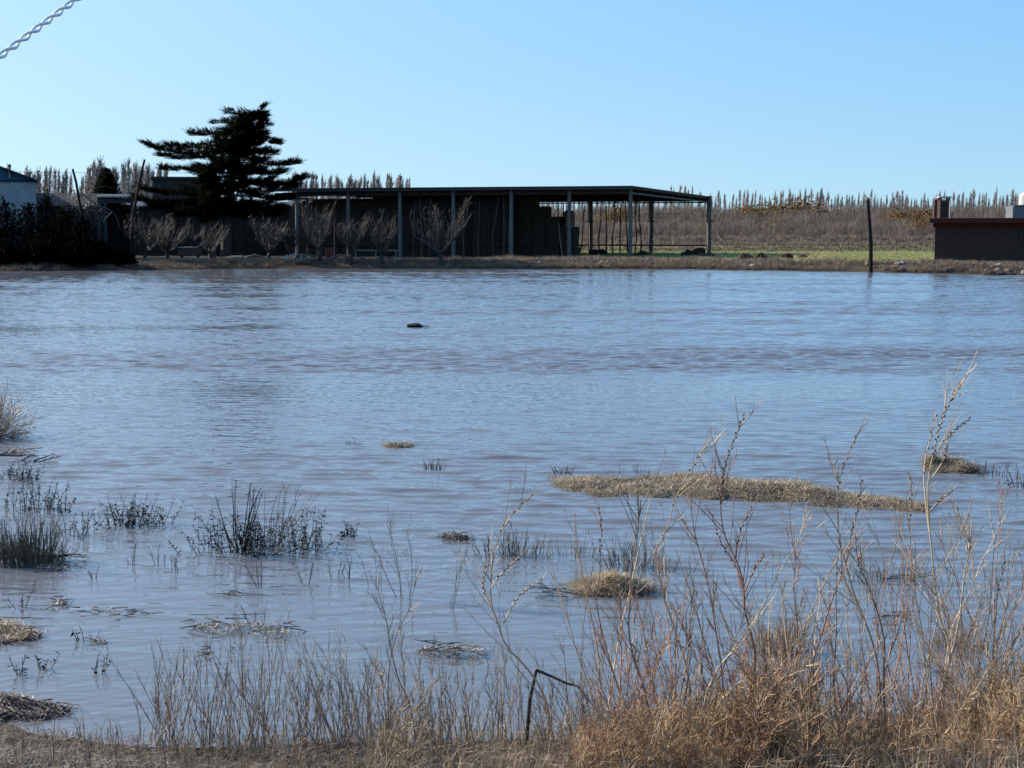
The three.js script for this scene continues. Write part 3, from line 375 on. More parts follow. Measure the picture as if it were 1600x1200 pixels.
{ // brown thicket beyond the field, dry grass on the berms, tufts on field and bank
  R = RNG(515);
  const clump = n => { const b = new MB().color(1, 1, 1); for (let k = 0; k < n; k++) { const az = rr(0, 6.28), s = rr(.1, .55), h = rr(.45, 1); b.color(...tint([1, 1, 1], .25)).tube([V(rr(-.1, .1), 0, rr(-.1, .1)), V(Math.cos(az) * s * .4, h * .5, Math.sin(az) * s * .4), V(Math.cos(az) * s * .8 + rr(-.05, .05), h, Math.sin(az) * s * .8)], .011, .005, 3); for (let q = 0; q < 3; q++) { const f = rr(.4, .9), a = V(Math.cos(az) * s * .8 * f, h * f, Math.sin(az) * s * .8 * f); b.tube([a, a.clone().add(V(rr(-.16, .16), rr(.1, .25), rr(-.16, .16)))], .006, .003, 3); } } return b.geometry(); };
  const list = []; for (let k = 0; k < 4200; k++) { const d = 252 + 190 * Math.pow(R(), 1.3), px = rr(780, 1680), x = xat(px, d); const h = (3.2 + 1.8 * fbm(x * .05, d * .02) + 5.8 * smooth(290, 430, d)) * rr(.6, 1.05) * (1 - .5 * (1 - smooth(252, 275, d))); list.push([x, .3, -d, rr(0, 6.28), h * rr(.6, .9), h, tint(pick([[.15, .115, .093], [.125, .1, .085], [.165, .125, .095], [.1, .085, .075]]), .2)]); }
  stuff('thicket', 'grey brown thicket of bare scrub beyond the green field', 'thicket', [clump(34), clump(28)], M.plant, list);
  const ls = []; for (let k = 0; k < 500; k++) { const d = rr(230, 300), x = xat(rr(-40, 480), d); ls.push([x, .3, -d, rr(0, 6.28), rr(3, 5), rr(3, 6.5), tint([.15, .125, .105], .2)]); }
  stuff('scrub_belt', 'grey scrub belt behind the left farm buildings', 'scrub', [clump(34)], M.plant, ls);
  const tuft = (n, h, sp, w) => { const b = new MB(); for (let k = 0; k < n; k++) { const az = rr(0, 6.28), l = rr(.5, 1) * h, o = rr(0, sp), bx = Math.cos(az) * o * .4, bz = Math.sin(az) * o * .4, s = rr(.1, .8) * sp; b.color(...tint([1, 1, 1], .25)).ribbon([V(bx, 0, bz), V(bx + Math.cos(az) * s * .35, l * .6, bz + Math.sin(az) * s * .35), V(bx + Math.cos(az) * s, l, bz + Math.sin(az) * s)], w, V(-Math.sin(az), 0, Math.cos(az))); } return b.geometry(); };
  const berm = []; for (let k = 0; k < 6500; k++) { const x = rr(2, 130), hA = 236 + 8 * (fbm(x * .03, 4) - .5), d = hA + rr(-9, 13); berm.push([x, ground(x, -d) - .05, -d, rr(0, 6.28), rr(.7, 1.4), rr(.5, 1.0), tint(pick([[.2, .145, .105], [.23, .17, .12], [.15, .11, .085], [.26, .19, .13]]), .2)]); }
  for (let k = 0; k < 2600; k++) { const x = rr(5, 70), hB = 168 + 7 * (fbm(x * .04, 8) - .5), d = hB + rr(-4, 5); if (fbm(x * .16, 6.5) < .35 && R() < .6) continue; berm.push([x, ground(x, -d) - .03, -d, rr(0, 6.28), rr(.5, 1), rr(.2, .5), tint(pick([[.2, .16, .1], [.13, .11, .07], [.25, .2, .13]]), .2)]); }
  stuff('dry_grass', 'dry brown grass along the far field embankments', 'grass', [tuft(16, 1, .6, .07)], M.blade, berm);
  const fieldG = []; for (let k = 0; k < 15000; k++) { const d = 108 + 100 * Math.pow(R(), 1.5), x = rr(4, .36 * d + 4); const t = farShore(x) + d; if (t < 7) continue; const m = fbm(x * .07 + 5, -d * .07, 3), n = fbm(x * .6, d * .25, 2); fieldG.push([x, ground(x, -d) - .01, -d, rr(0, 6.28), rr(.5, 1), rr(.08, .2), tint(n + .4 * (m - .5) > .56 ? [.4, .36, .12] : [.29, .32, .08], .3)]); }
  stuff('field_grass', 'low green grass covering the field beyond the far bank', 'grass', [tuft(12, 1, .5, .05)], M.blade, fieldG);
  const bank = []; for (let k = 0; k < 9000; k++) { const px = rr(-30, 1640), x0 = xat(px, 104), t = .15 + 7.5 * Math.pow(R(), 1.4), z = farShore(x0) - t; const dens = px > 740 ? 1 : .35; if (R() > dens || fbm(x0 * .4 + 7, t * .5) < .36) continue; const hh = (px > 740 ? rr(.1, .34) : rr(.1, .3)) * (.6 + .9 * fbm(x0 * .5, 3)); bank.push([x0, ground(x0, z) - .03, z, rr(0, 6.28), rr(.3, .7), hh * 1.25, tint(pick([[.2, .145, .09], [.27, .2, .12], [.13, .1, .07], [.16, .1, .06]]).map(v => px < 740 ? v * .7 : v), .25)]); }  // left tufts tinted darker: shade of cedar and hedge painted into their colour
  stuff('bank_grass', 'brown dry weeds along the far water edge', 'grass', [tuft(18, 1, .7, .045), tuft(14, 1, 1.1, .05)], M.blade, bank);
}
{ // small conifer
  R = RNG(9); const d = 210, h = hgt(261, d) - .4, W = 46 * d / FOCAL, t = thing('conifer', 'dense dark green conifer behind the low outbuilding', 'tree', null, [xat(168, d), .4, -d]); new MB().color(.07, .05, .04).tube([V(0, -.2, 0), V(0, h * .9, 0)], .22, .04, 6).build('trunk', M.plant, t);
  const c = new MB(); for (let k = 0; k < 9000; k++) { const f = Math.pow(R(), 1.2) * .98, az = rr(0, 6.28), lump = .75 + .5 * vn(Math.cos(az) * 2 + 5, f * 9 + Math.sin(az) * 2), r = W * Math.pow(1 - f * .97, .8) * Math.sqrt(R()) * lump, p = V(Math.cos(az) * r, h * (.1 + .88 * f), Math.sin(az) * r); c.vary([.028, .042, .02], .35).leaf(p, dirOf(az, rr(.2, 1.1)), dirOf(az + 1.57, rr(-.4, .4)), rr(.3, .6), rr(.12, .25)); } c.build('crown', M.needle, t);
}
{ // the big cedar
  R = RNG(1203); const d = 119, s = d / FOCAL, t = thing('cedar_tree', 'large dark cedar with spreading layered boughs beside the hay shed', 'tree');
  const pt = (px, py, dz = 0) => { const q = at(px, py, d); q.z += dz; return q; };
  const axis = f => { const P = [[352, 412], [356, 340], [362, 290], [368, 250], [378, 215], [392, 185], [401, 172]], x = f * 6, k = Math.min(5, Math.floor(x)), u = x - k; return [lerp(P[k][0], P[k + 1][0], u), lerp(P[k][1], P[k + 1][1], u)]; };
  const tr = new MB().color(.055, .042, .034); tr.tube(Array.from({ length: 13 }, (_, k) => pt(...axis(k / 12))), .42, .03, 8); tr.build('trunk', M.plant, t);
  const wd = new MB(), fo = new MB(), small = new MB();
  const spray = (p, dir, len) => { for (let k = 0; k < 12; k++) { const f = rr(0, 1), q = p.clone().addScaledVector(dir, len * f); const a = Math.atan2(dir.z, dir.x) + rr(-1.0, 1.0), e = rr(0, .85); fo.vary([.028, .041, .021], .4).leaf(q, dirOf(a, e), dirOf(a + 1.57, rr(-.5, .5)), rr(.25, .6), rr(.04, .085)); } };
  const bough = (fa, tip, sag, n) => { const [ax, ay] = axis(fa), a = pt(ax, ay), L = a.distanceTo(tip), pts = []; for (let k = 0; k <= 6; k++) { const f = k / 6, q = a.clone().lerp(tip, f); q.y += sag * L * (f * f - f); pts.push(q); } wd.color(.05, .04, .032).tube(pts, .02 * L + .02, .012, 4);
    const main = V().subVectors(tip, a).normalize(), hx = V(-main.z, 0, main.x).normalize();
    for (let k = 0; k < n; k++) { const f = .12 + .88 * Math.pow(R(), .7), i = Math.min(5, Math.floor(f * 6)), q = pts[i].clone().lerp(pts[i + 1], f * 6 - i), w = (1 - f * .85) * L * .42 * rr(-1, 1), sd = main.clone().multiplyScalar(rr(.45, .9)).addScaledVector(hx, Math.sign(w) * rr(.3, 1)).normalize(); sd.y += rr(.1, .5); q.addScaledVector(hx, w * .6).addScaledVector(V(0, 1, 0), rr(-.2, .12)); spray(q, sd.normalize(), rr(.3, .75)); } };
  // boughs in the plane of the picture, then more towards and away from it
  [[1, 410, 167, 0, 12], [.97, 413, 178, .3, 12], [.96, 357, 176, .2, 22], [.93, 416, 195, .2, 26], [.9, 333, 190, .3, 30], [.86, 400, 208, .2, 30], [.8, 299, 208, .3, 70], [.76, 436, 224, .4, 50], [.74, 345, 214, .2, 40], [.68, 258, 226, .3, 100], [.66, 229, 224, .5, 120], [.62, 247, 240, .4, 100], [.6, 430, 240, .3, 55], [.56, 463, 253, .5, 80], [.52, 255, 262, .3, 90], [.5, 300, 268, .2, 60], [.46, 445, 268, .4, 80], [.42, 478, 276, .6, 110], [.4, 462, 290, .4, 100], [.36, 222, 293, .4, 130], [.33, 455, 308, .4, 130], [.32, 218, 308, .5, 140], [.28, 240, 322, .3, 120], [.3, 300, 305, .2, 90], [.26, 440, 325, .3, 100], [.24, 270, 335, .3, 110], [.22, 420, 338, .3, 90], [.22, 320, 345, .2, 90]]
    .forEach(([f, x, y, sg, n]) => bough(f, pt(x, y, rr(-1.5, 1.5)), sg, Math.round(n * 1.5)));
  for (let k = 0; k < 50; k++) { const f = Math.pow(k / 50, 1.05) * .8 + .17, [ax, ay] = axis(f), az = k * 2.4, L = (1 - f) * 6.1 + .25, side = Math.cos(az) * L * .72; bough(f, pt(ax + side / s, ay - L * .8 / s * .12 + 4, Math.sin(az) * L), .3, Math.round(10 + L * 14)); }
  for (let k = 0; k < 34; k++) { const f = rr(.2, .75), [ax, ay] = axis(f), L = (1 - f) * 4.6 + .3; bough(f, pt(ax + rr(-.75, .75) * L / s, ay + rr(-6, 8), L * rr(.5, 1)), .35, Math.round(12 + L * 14)); }
  wd.build('limbs', M.plant, t); fo.build('crown', M.needle, t);
}
// bare fruit trees along the far bank
{
  R = RNG(640);
  const fruit = (px, base, top, half, d, label) => { const x = xat(px, d), y0 = ground(x, -d), H = hgt(top, d) - y0, W = half * d / FOCAL, t = thing('fruit_tree', label, 'tree', 'bare fruit trees on the far bank', [x, y0, -d]);
    const tr = new MB().vary([.028, .025, .023], .15), br = new MB(); const fork = V(rr(-.15, .15), H * .17, 0); tr.tube([V(0, -.25, 0), V(rr(-.08, .08), H * .09, 0), fork], .17, .12, 7);
    const nL = 5 + Math.floor(R() * 4); for (let k = 0; k < nL; k++) { const az = k / nL * 6.28 + rr(-.7, .7), r = W * rr(.35, 1.1), m = V(fork.x + Math.cos(az) * r * .6, H * rr(.3, .42), Math.sin(az) * r * .6), e = V(fork.x + Math.cos(az) * r, H * rr(.4, .75), Math.sin(az) * r); tr.vary([.036, .032, .03], .3).tube([fork, fork.clone().lerp(m, .5).add(V(rr(-.15, .15), -.03 * H, 0)), m, m.clone().lerp(e, .5).add(V(rr(-.3, .3), rr(-.2, .2), rr(-.3, .3))), e], .08, .03, 5);
      for (let q = 0; q < 17; q++) { const f = rr(.1, 1), p = f < .5 ? fork.clone().lerp(m, f * 2) : m.clone().lerp(e, f * 2 - 1), L = rr(.16, .45) * H * (1.15 - .3 * f), a2 = az + rr(-1.2, 1.2), o = rr(.05, .75) * L; const end = V(clamp(p.x + Math.cos(a2) * o + rr(-.05, .25), -W * 1.1, W * 1.1), Math.min(p.y + L, H * rr(.9, 1)), p.z + Math.sin(a2) * o); const c = p.clone().lerp(end, .5).add(V(rr(-.22, .22), rr(-.15, .1), rr(-.2, .2))); br.vary([.045, .04, .036], .6).tube([p, c, end], .014, .004, 4);
        for (let u = 0; u < 6; u++) { const g = c.clone().lerp(end, rr(-.6, .9)); br.tube([g, g.clone().add(V(rr(-.2, .25), rr(.08, .35), rr(-.2, .2)))], .008, .003, 3); } } }
    tr.build('trunk', M.glossyBark, t); br.build('crown', M.glossyBark, t); };
  fruit(226, 415, 318, 40, 111, 'bare fruit tree under the left boughs of the cedar, nearest the leaning pole'); fruit(262, 412, 338, 30, 113, 'bare fruit tree behind the pale trough under the cedar');
  fruit(330, 413, 336, 36, 111.5, 'bare fruit tree in front of the cedar trunk'); fruit(419, 413, 332, 28, 111.5, 'low bare fruit tree between the cedar trunk and the shed'); fruit(455, 412, 340, 22, 113, 'small bare fruit tree at the left end of the plank wall');
  fruit(499, 414, 306, 28, 111, 'tall narrow bare fruit tree before the first shed bay'); fruit(549, 416, 324, 26, 110.5, 'leaning bare fruit tree beside the second shed post'); fruit(596, 415, 320, 26, 110.5, 'thin bare fruit tree left of the third shed post'); fruit(690, 417, 305, 45, 110, 'widest bare fruit tree, standing alone in the middle of the shed front');
}
// dark evergreen hedge bushes on the left
{
  R = RNG(88);
  [[-25, 312, 38, 107], [10, 316, 36, 108.5], [44, 316, 34, 107], [76, 312, 30, 112], [100, 328, 30, 108], [128, 345, 28, 107], [155, 380, 24, 106.5], [60, 372, 34, 104.5], [5, 378, 36, 104], [115, 384, 34, 104.5], [185, 396, 24, 106]].forEach(([px, top, half, d], k) => {
    const x = xat(px, d), y0 = Math.max(ground(x, -d), 0), H = hgt(top, d) - y0, W = half * d / FOCAL, t = thing('hedge_bush', ['tall dark bush below the window of the white house', 'dark bush against the white house wall', 'dark bush at the corner of the white house', 'tall tangled bush beside the low outbuilding roof', 'dark bush left of the grape arbour', 'dark bush at the foot of the grape arbour', 'low dark bush right of the grape arbour', 'low black bush at the water edge, middle left', 'low black bush at the water edge, far left', 'low black bush at the water edge below the arbour', 'small low bush at the foot of the dark leaning pole'][k], 'bush', 'dark bushes on the left bank', [x, y0, -d]);
    const st = new MB().color(.05, .04, .034), fo = new MB(); for (let j = 0; j < 34; j++) { const az = rr(0, 6.28), e = V(Math.cos(az) * W * rr(.2, 1), H * rr(.5, 1.05), Math.sin(az) * W * rr(.2, .8)); st.tube([V(0, -.2, 0), e.clone().multiplyScalar(.5).add(V(rr(-.2, .2), .1, rr(-.2, .2))), e], .035, .01, 3); }
    for (let j = 0; j < 3200; j++) { const az = rr(0, 6.28), el = rr(-.1, 1.57), r = Math.pow(R(), .45) * (.75 + .45 * vn(az * 1.3 + k * 7, el * 3)), p = V(Math.cos(az) * Math.cos(el) * W * r * 1.1, Math.max(.02, Math.sin(el) * H * r), Math.sin(az) * Math.cos(el) * W * r * .8); fo.vary([.022, .022, .016], .5).leaf(p, dirOf(rr(0, 6.28), rr(-.3, 1.4)), dirOf(rr(0, 6.28), rr(-.5, .5)), rr(.14, .34), rr(.07, .16)); }
    st.build('stems', M.plant, t); fo.build('leaves', M.needle, t); });
}
// ---------------------------------------------------------------- clutter on the far bank
{
  R = RNG(23);
  const gnd = (px, d) => { const x = xat(px, d); return [x, ground(x, -d), -d]; };
  { const t = thing('feed_trough', 'pale long trough with raised end below the cedar', 'trough', null, gnd(296, 113.5)); new MB().color(.12, .1, .085).box(0, .55, 0, 1.6, .5, .7).build('body', M.timber, t); new MB().color(.5, .45, .38).tube([V(-.85, .84, .36), V(.55, .84, .36), V(.95, 1.05, .36), V(1.1, 1.25, .36)], .06, .05, 5).build('rim', M.timber, t); for (const a of [-.6, .6]) new MB().color(.09, .075, .06).box(a, .12, 0, .1, .4, .6).build('leg', M.timber, t); new MB().color(.16, .05, .04).box(0, .83, 0, 1.3, .03, .5).build('lining', M.timber, t); }
  const drum = (px, d, label, c) => { const t = thing('metal_drum', label, 'drum', null, gnd(px, d)); new MB().color(c).geo(new THREE.CylinderGeometry(.3, .3, .86, 14), new THREE.Matrix4().makeTranslation(0, .43, 0)).build('body', M.metal, t); for (const y of [.28, .58]) new MB().color(c).geo(new THREE.TorusGeometry(.3, .02, 5, 14), new THREE.Matrix4().makeRotationX(Math.PI / 2).setPosition(0, y, 0)).build('hoop', M.metal, t); };
  drum(331, 116, 'dark red drum behind the fruit tree before the cedar', [.14, .03, .025]); drum(514, 117, 'red drum beside the first shed bay', [.22, .035, .03]);
  for (let k = 0; k < 7; k++) { const t = thing('white_block', 'small white block in the row under the fruit trees', 'block', 'white blocks on the far bank', gnd(448 + k * 5.4 + rr(-1, 1), 112.5 + rr(-.4, .4)), rr(-.3, .3)); new MB().vary([.6, .6, .58], .1).box(0, .16, 0, .17, .36 + rr(-.08, .1), .2).build('body', M.plaster, t); new MB().color(.3, .3, .3).box(0, .36, 0, .09, .04, .1).build('top', M.plaster, t); }
  [[370, 112, .5], [384, 113, -.3], [362, 113, .2], [398, 112, .1], [476, 113, -.2], [530, 113, .4], [470, 111.5, .9]].forEach(([px, d, a], k) => { const g = gnd(px, d), t = tag(new MB().vary([.2, .17, .13], .3).tube([V(g[0] - .8, g[1] + .12, g[2] - a), V(g[0], g[1] + .2 + .05 * k, g[2]), V(g[0] + .8, g[1] + .14 + .1 * (k % 3), g[2] + a)], .1, .075, 7).build('cut_log', M.timber), 'weathered cut log lying under the fruit trees', 'log', 'logs lying on the far bank'); });
  [[552, 622, 391, 114], [190, 330, 404.5, 109.5], [330, 470, 405, 110]].forEach(([a, b, y, d], k) => { const p = at(a, y, d), q = at(b, y + .5, d); const m = new MB().color(...[[.32, .3, .26], [.26, .23, .2], [.24, .21, .18]][k]); const gy = Math.max(ground(p.x, -d), ground(q.x, -d)) + .1; p.y = k ? gy : p.y; q.y = k ? gy : q.y; m.beam(p, q, .14, k ? .16 : .1); if (!k) for (const f of [.05, .5, .95]) { const w = p.clone().lerp(q, f); m.box(w.x, w.y / 2 + .15, w.z, .09, w.y - .2, .09); } tag(m.build(k ? 'kerb_plank' : 'low_rail', M.timber), ['pale low rail in front of the shed planks', 'pale edging plank along the bank left of the fruit tree trunks', 'pale edging plank along the bank below the shed left end'][k], k ? 'plank' : 'rail'); });
  { const a = xat(1450, 101), b = xat(1640, 98), t = thing('edging_beam', 'pale concrete beam on the bank before the brick house', 'beam'); const y = ground((a + b) / 2, -99) + .12; new MB().color(.3, .27, .22).beam(V(a, hgt(408, 101), -101), V(b, hgt(410, 99), -99), .2, .12).build('body', M.plaster, t); for (let k = 0; k < 6; k++) { const f = (k + .5) / 6; new MB().color(.16, .13, .1).box(lerp(a, b, f), .3, lerp(-101, -99, f), .12, .6, .12).build('stake', M.timber, t); } }
  const mound = (px, py, w, h, label, c, d0) => { const p = d0 ? V(...gnd(px, d0)) : onto(px, py, .45), d = -p.z, W = w * d / FOCAL, H = h * d / FOCAL, g = new THREE.IcosahedronGeometry(1, 4), P = g.attributes.position; for (let k = 0; k < P.count; k++) { const a = P.getX(k), b = P.getY(k), e = P.getZ(k), n = .65 + .7 * (.5 * vn(a * 2.2 + px, b * 2.2 + e * 1.7 + 9) + .5 * vn(a * 5 + e * 4 + px, b * 5 + 3)); P.setXYZ(k, a * n * W / 2, Math.max(-.1, b * n) * H * 1.2, e * n * W / 3); } g.computeVertexNormals(); const t = thing('earth_mound', label, 'mound', 'dark mounds on the far bank', [p.x, ground(p.x, p.z) - .04, p.z]); new MB().color(c).geo(g, new THREE.Matrix4()).build('soil', M.soil, t);
    const st = new MB(); for (let k = 0; k < 60; k++) { const a = V(rr(-.5, .5) * W, H * rr(.2, .8), rr(-.3, .3) * W), az = rr(0, 6.28); st.vary([.2, .15, .1], .35).tube([a, a.clone().add(V(Math.cos(az) * .15, rr(.1, .3), Math.sin(az) * .15))], .012, .005, 3); } st.build('weeds', M.plant, t); };
  mound(1004, 401, 26, 8, 'dark earth heap just right of the shed corner post', [.035, .028, .022]); mound(935, 400, 30, 8, 'low dark heap inside the open shed bay', [.03, .026, .022]); mound(1075, 401, 22, 9, 'dark earth heap left of the last shed post', [.03, .025, .02]); mound(1092, 401, 20, 13, 'highest dark heap beside the last shed post', [.03, .025, .02]); mound(1105, 403, 26, 6, 'low heap at the foot of the last shed post', [.06, .05, .04]);
  mound(1190, 409, 22, 9, 'dark stump like heap on the right part of the bank', [.035, .028, .022]); mound(1230, 406, 18, 9, 'dark angular heap left of the crooked pole', [.03, .025, .02]); mound(1255, 404, 14, 5, 'small heap farthest right before the crooked pole', [.05, .04, .03]); mound(1165, 409, 24, 12, 'weedy brown hummock on the bank', [.1, .07, .045]); mound(1560, 418, 60, 8, 'dark weedy hummock below the brick house', [.05, .038, .028]); mound(860, 412, 40, 8, 'brown weedy hummock in front of the bale stack', [.12, .085, .055]);
  for (let k = 0; k < 46; k++) { const px = k < 26 ? rr(1370, 1560) : rr(740, 1340), x = xat(px, 98), z = farShore(x) - rr(.3, 3.2), sz = rr(.08, .26), g = new THREE.DodecahedronGeometry(sz, 0); g.scale(rr(.8, 1.5), rr(.5, .9), rr(.8, 1.3)); tag(new MB().vary(pick([[.2, .15, .12], [.12, .09, .08], [.34, .28, .23]]), .2).geo(g, new THREE.Matrix4().makeRotationY(rr(0, 6)).setPosition(x, ground(x, z) + sz * .25, z)).build('rubble_stone', M.mud), k < 26 ? 'rough stone among the rubble below the brick house' : 'rough stone scattered along the far bank', 'stone', k < 26 ? 'rubble below the brick house' : 'stones on the far bank'); }
}

// ---------------------------------------------------------------- plants and mats standing in the water
const perp = v => { const a = Math.abs(v.y) < .9 ? V(0, 1, 0) : V(1, 0, 0); return V().crossVectors(v, a).normalize(); };
function sproutPath(p, dir, len, n, wob, lift) { const pts = [p.clone()], d = dir.clone(); let q = p.clone(); for (let k = 0; k < n; k++) { d.add(V(rr(-wob, wob), rr(-wob, wob) * .5 + lift, rr(-wob, wob))).normalize(); q = q.clone().addScaledVector(d, len / n); pts.push(q); } return pts; }
function alongPath(pts, f) { const x = f * (pts.length - 1), k = Math.min(pts.length - 2, Math.floor(x)); return [pts[k].clone().lerp(pts[k + 1], x - k), V().subVectors(pts[k + 1], pts[k]).normalize()]; }
function twigs(mb, pts, L, r, n, cols, depth, f0 = .25, spread = 1) {
  for (let k = 0; k < n; k++) { const f = rr(f0, .97), [p, t] = alongPath(pts, f), az = rr(0, 6.28), s = perp(t).applyAxisAngle(t, az), d = t.clone().addScaledVector(s, rr(.35, .85) * spread).normalize(), l = L * rr(.16, .42) * (1.15 - .55 * f); const q = sproutPath(p, d, l, 4, .13, .07); mb.vary(pick(cols), .25).tube(q, r * .55, r * .22, 3); if (depth > 0) twigs(mb, q, l, r * .6, 3, cols, depth - 1, .3, spread); } }
function buds(mb, pts, n, c, size, f0 = .3) { for (let k = 0; k < n; k++) { const [p, t] = alongPath(pts, f0 + (1 - f0) * k / n), s = perp(t).applyAxisAngle(t, k * 2.4); p.addScaledVector(s, size * .6); mb.vary(c, .3).tube([p.clone().addScaledVector(t, -size * .6), p, p.clone().addScaledVector(t, size * .9).addScaledVector(s, size * .4)], u => size * .45 * Math.sin(Math.PI * (.15 + .8 * u)), 0, 4); } }
const REED = [[.16, .12, .085], [.11, .085, .065], [.22, .17, .12]], DARK = [[.05, .042, .036], [.075, .06, .048], [.12, .095, .07]];
function waterPlant(name, label, cat, px, py, half, hpx, n, o = {}) {
  const c = onto(px, py, 0), d = -c.z, s = d / FOCAL, W = half * s, H = hpx * s, t = thing(name, label, cat, o.group, [c.x, 0, c.z]), st = new MB(), lf = new MB(); const cols = o.cols || DARK;
  for (let k = 0; k < n; k++) { const gx = (rr(-1, 1) + rr(-1, 1)) / 2, b = V(gx * W, -.06, rr(-.5, .5) * Math.min(W * 1.1, .9)), dir = V(gx * .45 + rr(-.5, .5) * (o.leaves ? 1 : .45) + (o.lean || 0), 1, rr(-.3, .3)).normalize(), tall = R() < (o.tall || .12) ? 1 : rr(.3, .72), L = H * tall * (1 - .35 * Math.abs(gx)) + .06, p = sproutPath(b, dir, L, 6, o.wob ?? .14, .02);
    st.vary(pick(cols), .3).tube(p, o.r || .0036, (o.r || .0036) * .45, 3); if (o.leaves && !o.twigs) twigs(st, p, L * .8, .0035, 2, cols, 0, .3); if (o.twigs) twigs(st, p, L, (o.r || .0036) * .7, o.twigs, cols, o.sub || 0, .3);
    for (let q = 0; q < (o.leaves || 0); q++) { const [m, tt] = alongPath(p, rr(.2, 1)), az = rr(0, 6.28), dr = tt.clone().multiplyScalar(.3).addScaledVector(perp(tt).applyAxisAngle(tt, az), 1).normalize(); dr.y -= .25; lf.vary(pick(DARK), .35).leaf(m, dr, perp(dr), rr(.022, .05), rr(.014, .026)); } }
  st.build('stems', M.plant, t); if (o.leaves) lf.build('leaves', M.needle, t); return t;
}
R = RNG(2024);
waterPlant('water_weed', 'dark leafy weed clump in the water, right of the left reeds', 'plant', 212, 820, 62, 62, 60, { leaves: 9, tall: .16 });
waterPlant('water_weed', 'widest leafy weed clump standing in the water at centre left', 'plant', 415, 858, 128, 92, 120, { leaves: 9, tall: .1 });
waterPlant('water_weed', 'tall leaning bare stems at the left of the widest weed clump', 'plant', 374, 862, 16, 118, 12, { leaves: 5, tall: .7, lean: -.22, r: .007 });
waterPlant('water_weed', 'pale slanting twigs rising from the widest weed clump', 'plant', 430, 852, 22, 112, 9, { twigs: 5, tall: .8, lean: .42, cols: REED });
waterPlant('water_weed', 'small dark upright weed right of the widest clump', 'plant', 547, 838, 12, 30, 16, { leaves: 6, tall: .3 });
waterPlant('water_weed', 'sparse leafy weeds in the water above the left reeds', 'plant', 62, 795, 68, 60, 46, { leaves: 8, tall: .2 });
waterPlant('water_weed', 'sparse dotted weeds near the left edge below the driftwood', 'plant', 30, 748, 44, 34, 34, { leaves: 9, tall: .2 });
waterPlant('water_weed', 'thin scattered weeds between the two left leafy clumps', 'plant', 118, 838, 60, 60, 22, { leaves: 4, tall: .2 });
waterPlant('reed_clump', 'dense brown reed clump at the left edge of the water', 'reeds', 40, 880, 66, 84, 420, { cols: [[.12, .095, .065], [.09, .07, .05], [.17, .13, .09]], r: .0034, wob: .12, tall: .15, twigs: 1 });
waterPlant('reed_clump', 'thin grey reeds in the water at the picture centre', 'reeds', 800, 868, 62, 62, 90, { cols: REED, tall: .16, r: .0036, twigs: 2 });
waterPlant('reed_clump', 'fine short reeds just left of the shallow matted tussock', 'reeds', 900, 868, 36, 40, 34, { cols: REED, tall: .2, r: .003 });
waterPlant('twiggy_clump', 'grey twiggy clump behind the matted tussock', 'plant', 1000, 886, 62, 64, 90, { cols: [[.13, .105, .085], [.19, .15, .115], [.09, .072, .06]], twigs: 4, r: .0035 });
waterPlant('twiggy_clump', 'grey twiggy clump standing behind the right stems', 'plant', 1375, 905, 60, 40, 70, { cols: [[.15, .125, .105], [.2, .16, .125]], twigs: 4, r: .003 });
waterPlant('twiggy_clump', 'dense brown broom clump in the right thicket', 'plant', 1222, 1020, 46, 90, 130, { cols: [[.3, .2, .11], [.22, .14, .08], [.36, .26, .15]], twigs: 4, r: .003 });
waterPlant('twiggy_clump', 'brown broom clump near the right stems', 'plant', 1490, 1010, 40, 60, 80, { cols: [[.28, .19, .11], [.2, .14, .09]], twigs: 4, r: .003 });
waterPlant('small_tuft', 'small pale twig tuft alone right of the tiny dry island', 'plant', 677, 733, 16, 20, 24, { cols: REED, twigs: 2, r: .006 });
waterPlant('small_tuft', 'tiny faint reeds left of the tiny dry island', 'plant', 556, 694, 20, 12, 16, { cols: REED, r: .004 });
waterPlant('small_tuft', 'small twig tuft at the left tip of the long grass island', 'plant', 878, 740, 16, 22, 22, { cols: REED, twigs: 3, r: .005 });
waterPlant('small_tuft', 'thin dark sprigs behind the long grass island', 'plant', 985, 738, 40, 18, 12, { cols: DARK, twigs: 1, r: .005 });
waterPlant('small_tuft', 'sparse sprigs right of the pointed grass island', 'plant', 1545, 742, 50, 26, 34, { cols: DARK, twigs: 2, r: .0045 });
waterPlant('small_tuft', 'taller dark sprig clump at the right edge of the water', 'plant', 1596, 762, 12, 62, 18, { cols: DARK, leaves: 5, r: .005 });
[[408, 916, 52], [477, 912, 46], [520, 905, 38], [545, 905, 36], [395, 980, 40], [250, 880, 36], [275, 892, 30], [205, 880, 34], [150, 905, 20]].forEach(([x, y, h], k) => waterPlant('slender_sprig', 'slender single sprig standing in the shallow water at left', 'plant', x, y, 7, h, 3, { cols: DARK, twigs: 5, tall: .8, r: .004, group: 'slender sprigs in the left shallows' }));
waterPlant('pale_sprig', 'pale feathery sprig left of the dark floating clump', 'plant', 632, 935, 12, 140, 4, { cols: [[.42, .38, .32], [.3, .26, .21]], twigs: 12, sub: 1, tall: 1, r: .004 });
waterPlant('pale_sprig', 'pale feathery sprig below the dark floating clump', 'plant', 702, 950, 12, 120, 3, { cols: [[.4, .36, .3], [.28, .24, .2]], twigs: 11, sub: 1, tall: 1, r: .004 });
waterPlant('pale_sprig', 'pale feathery sprig near the widest weed clump', 'plant', 585, 915, 9, 70, 3, { cols: [[.38, .34, .28], [.26, .22, .18]], twigs: 9, tall: 1, r: .0035 });
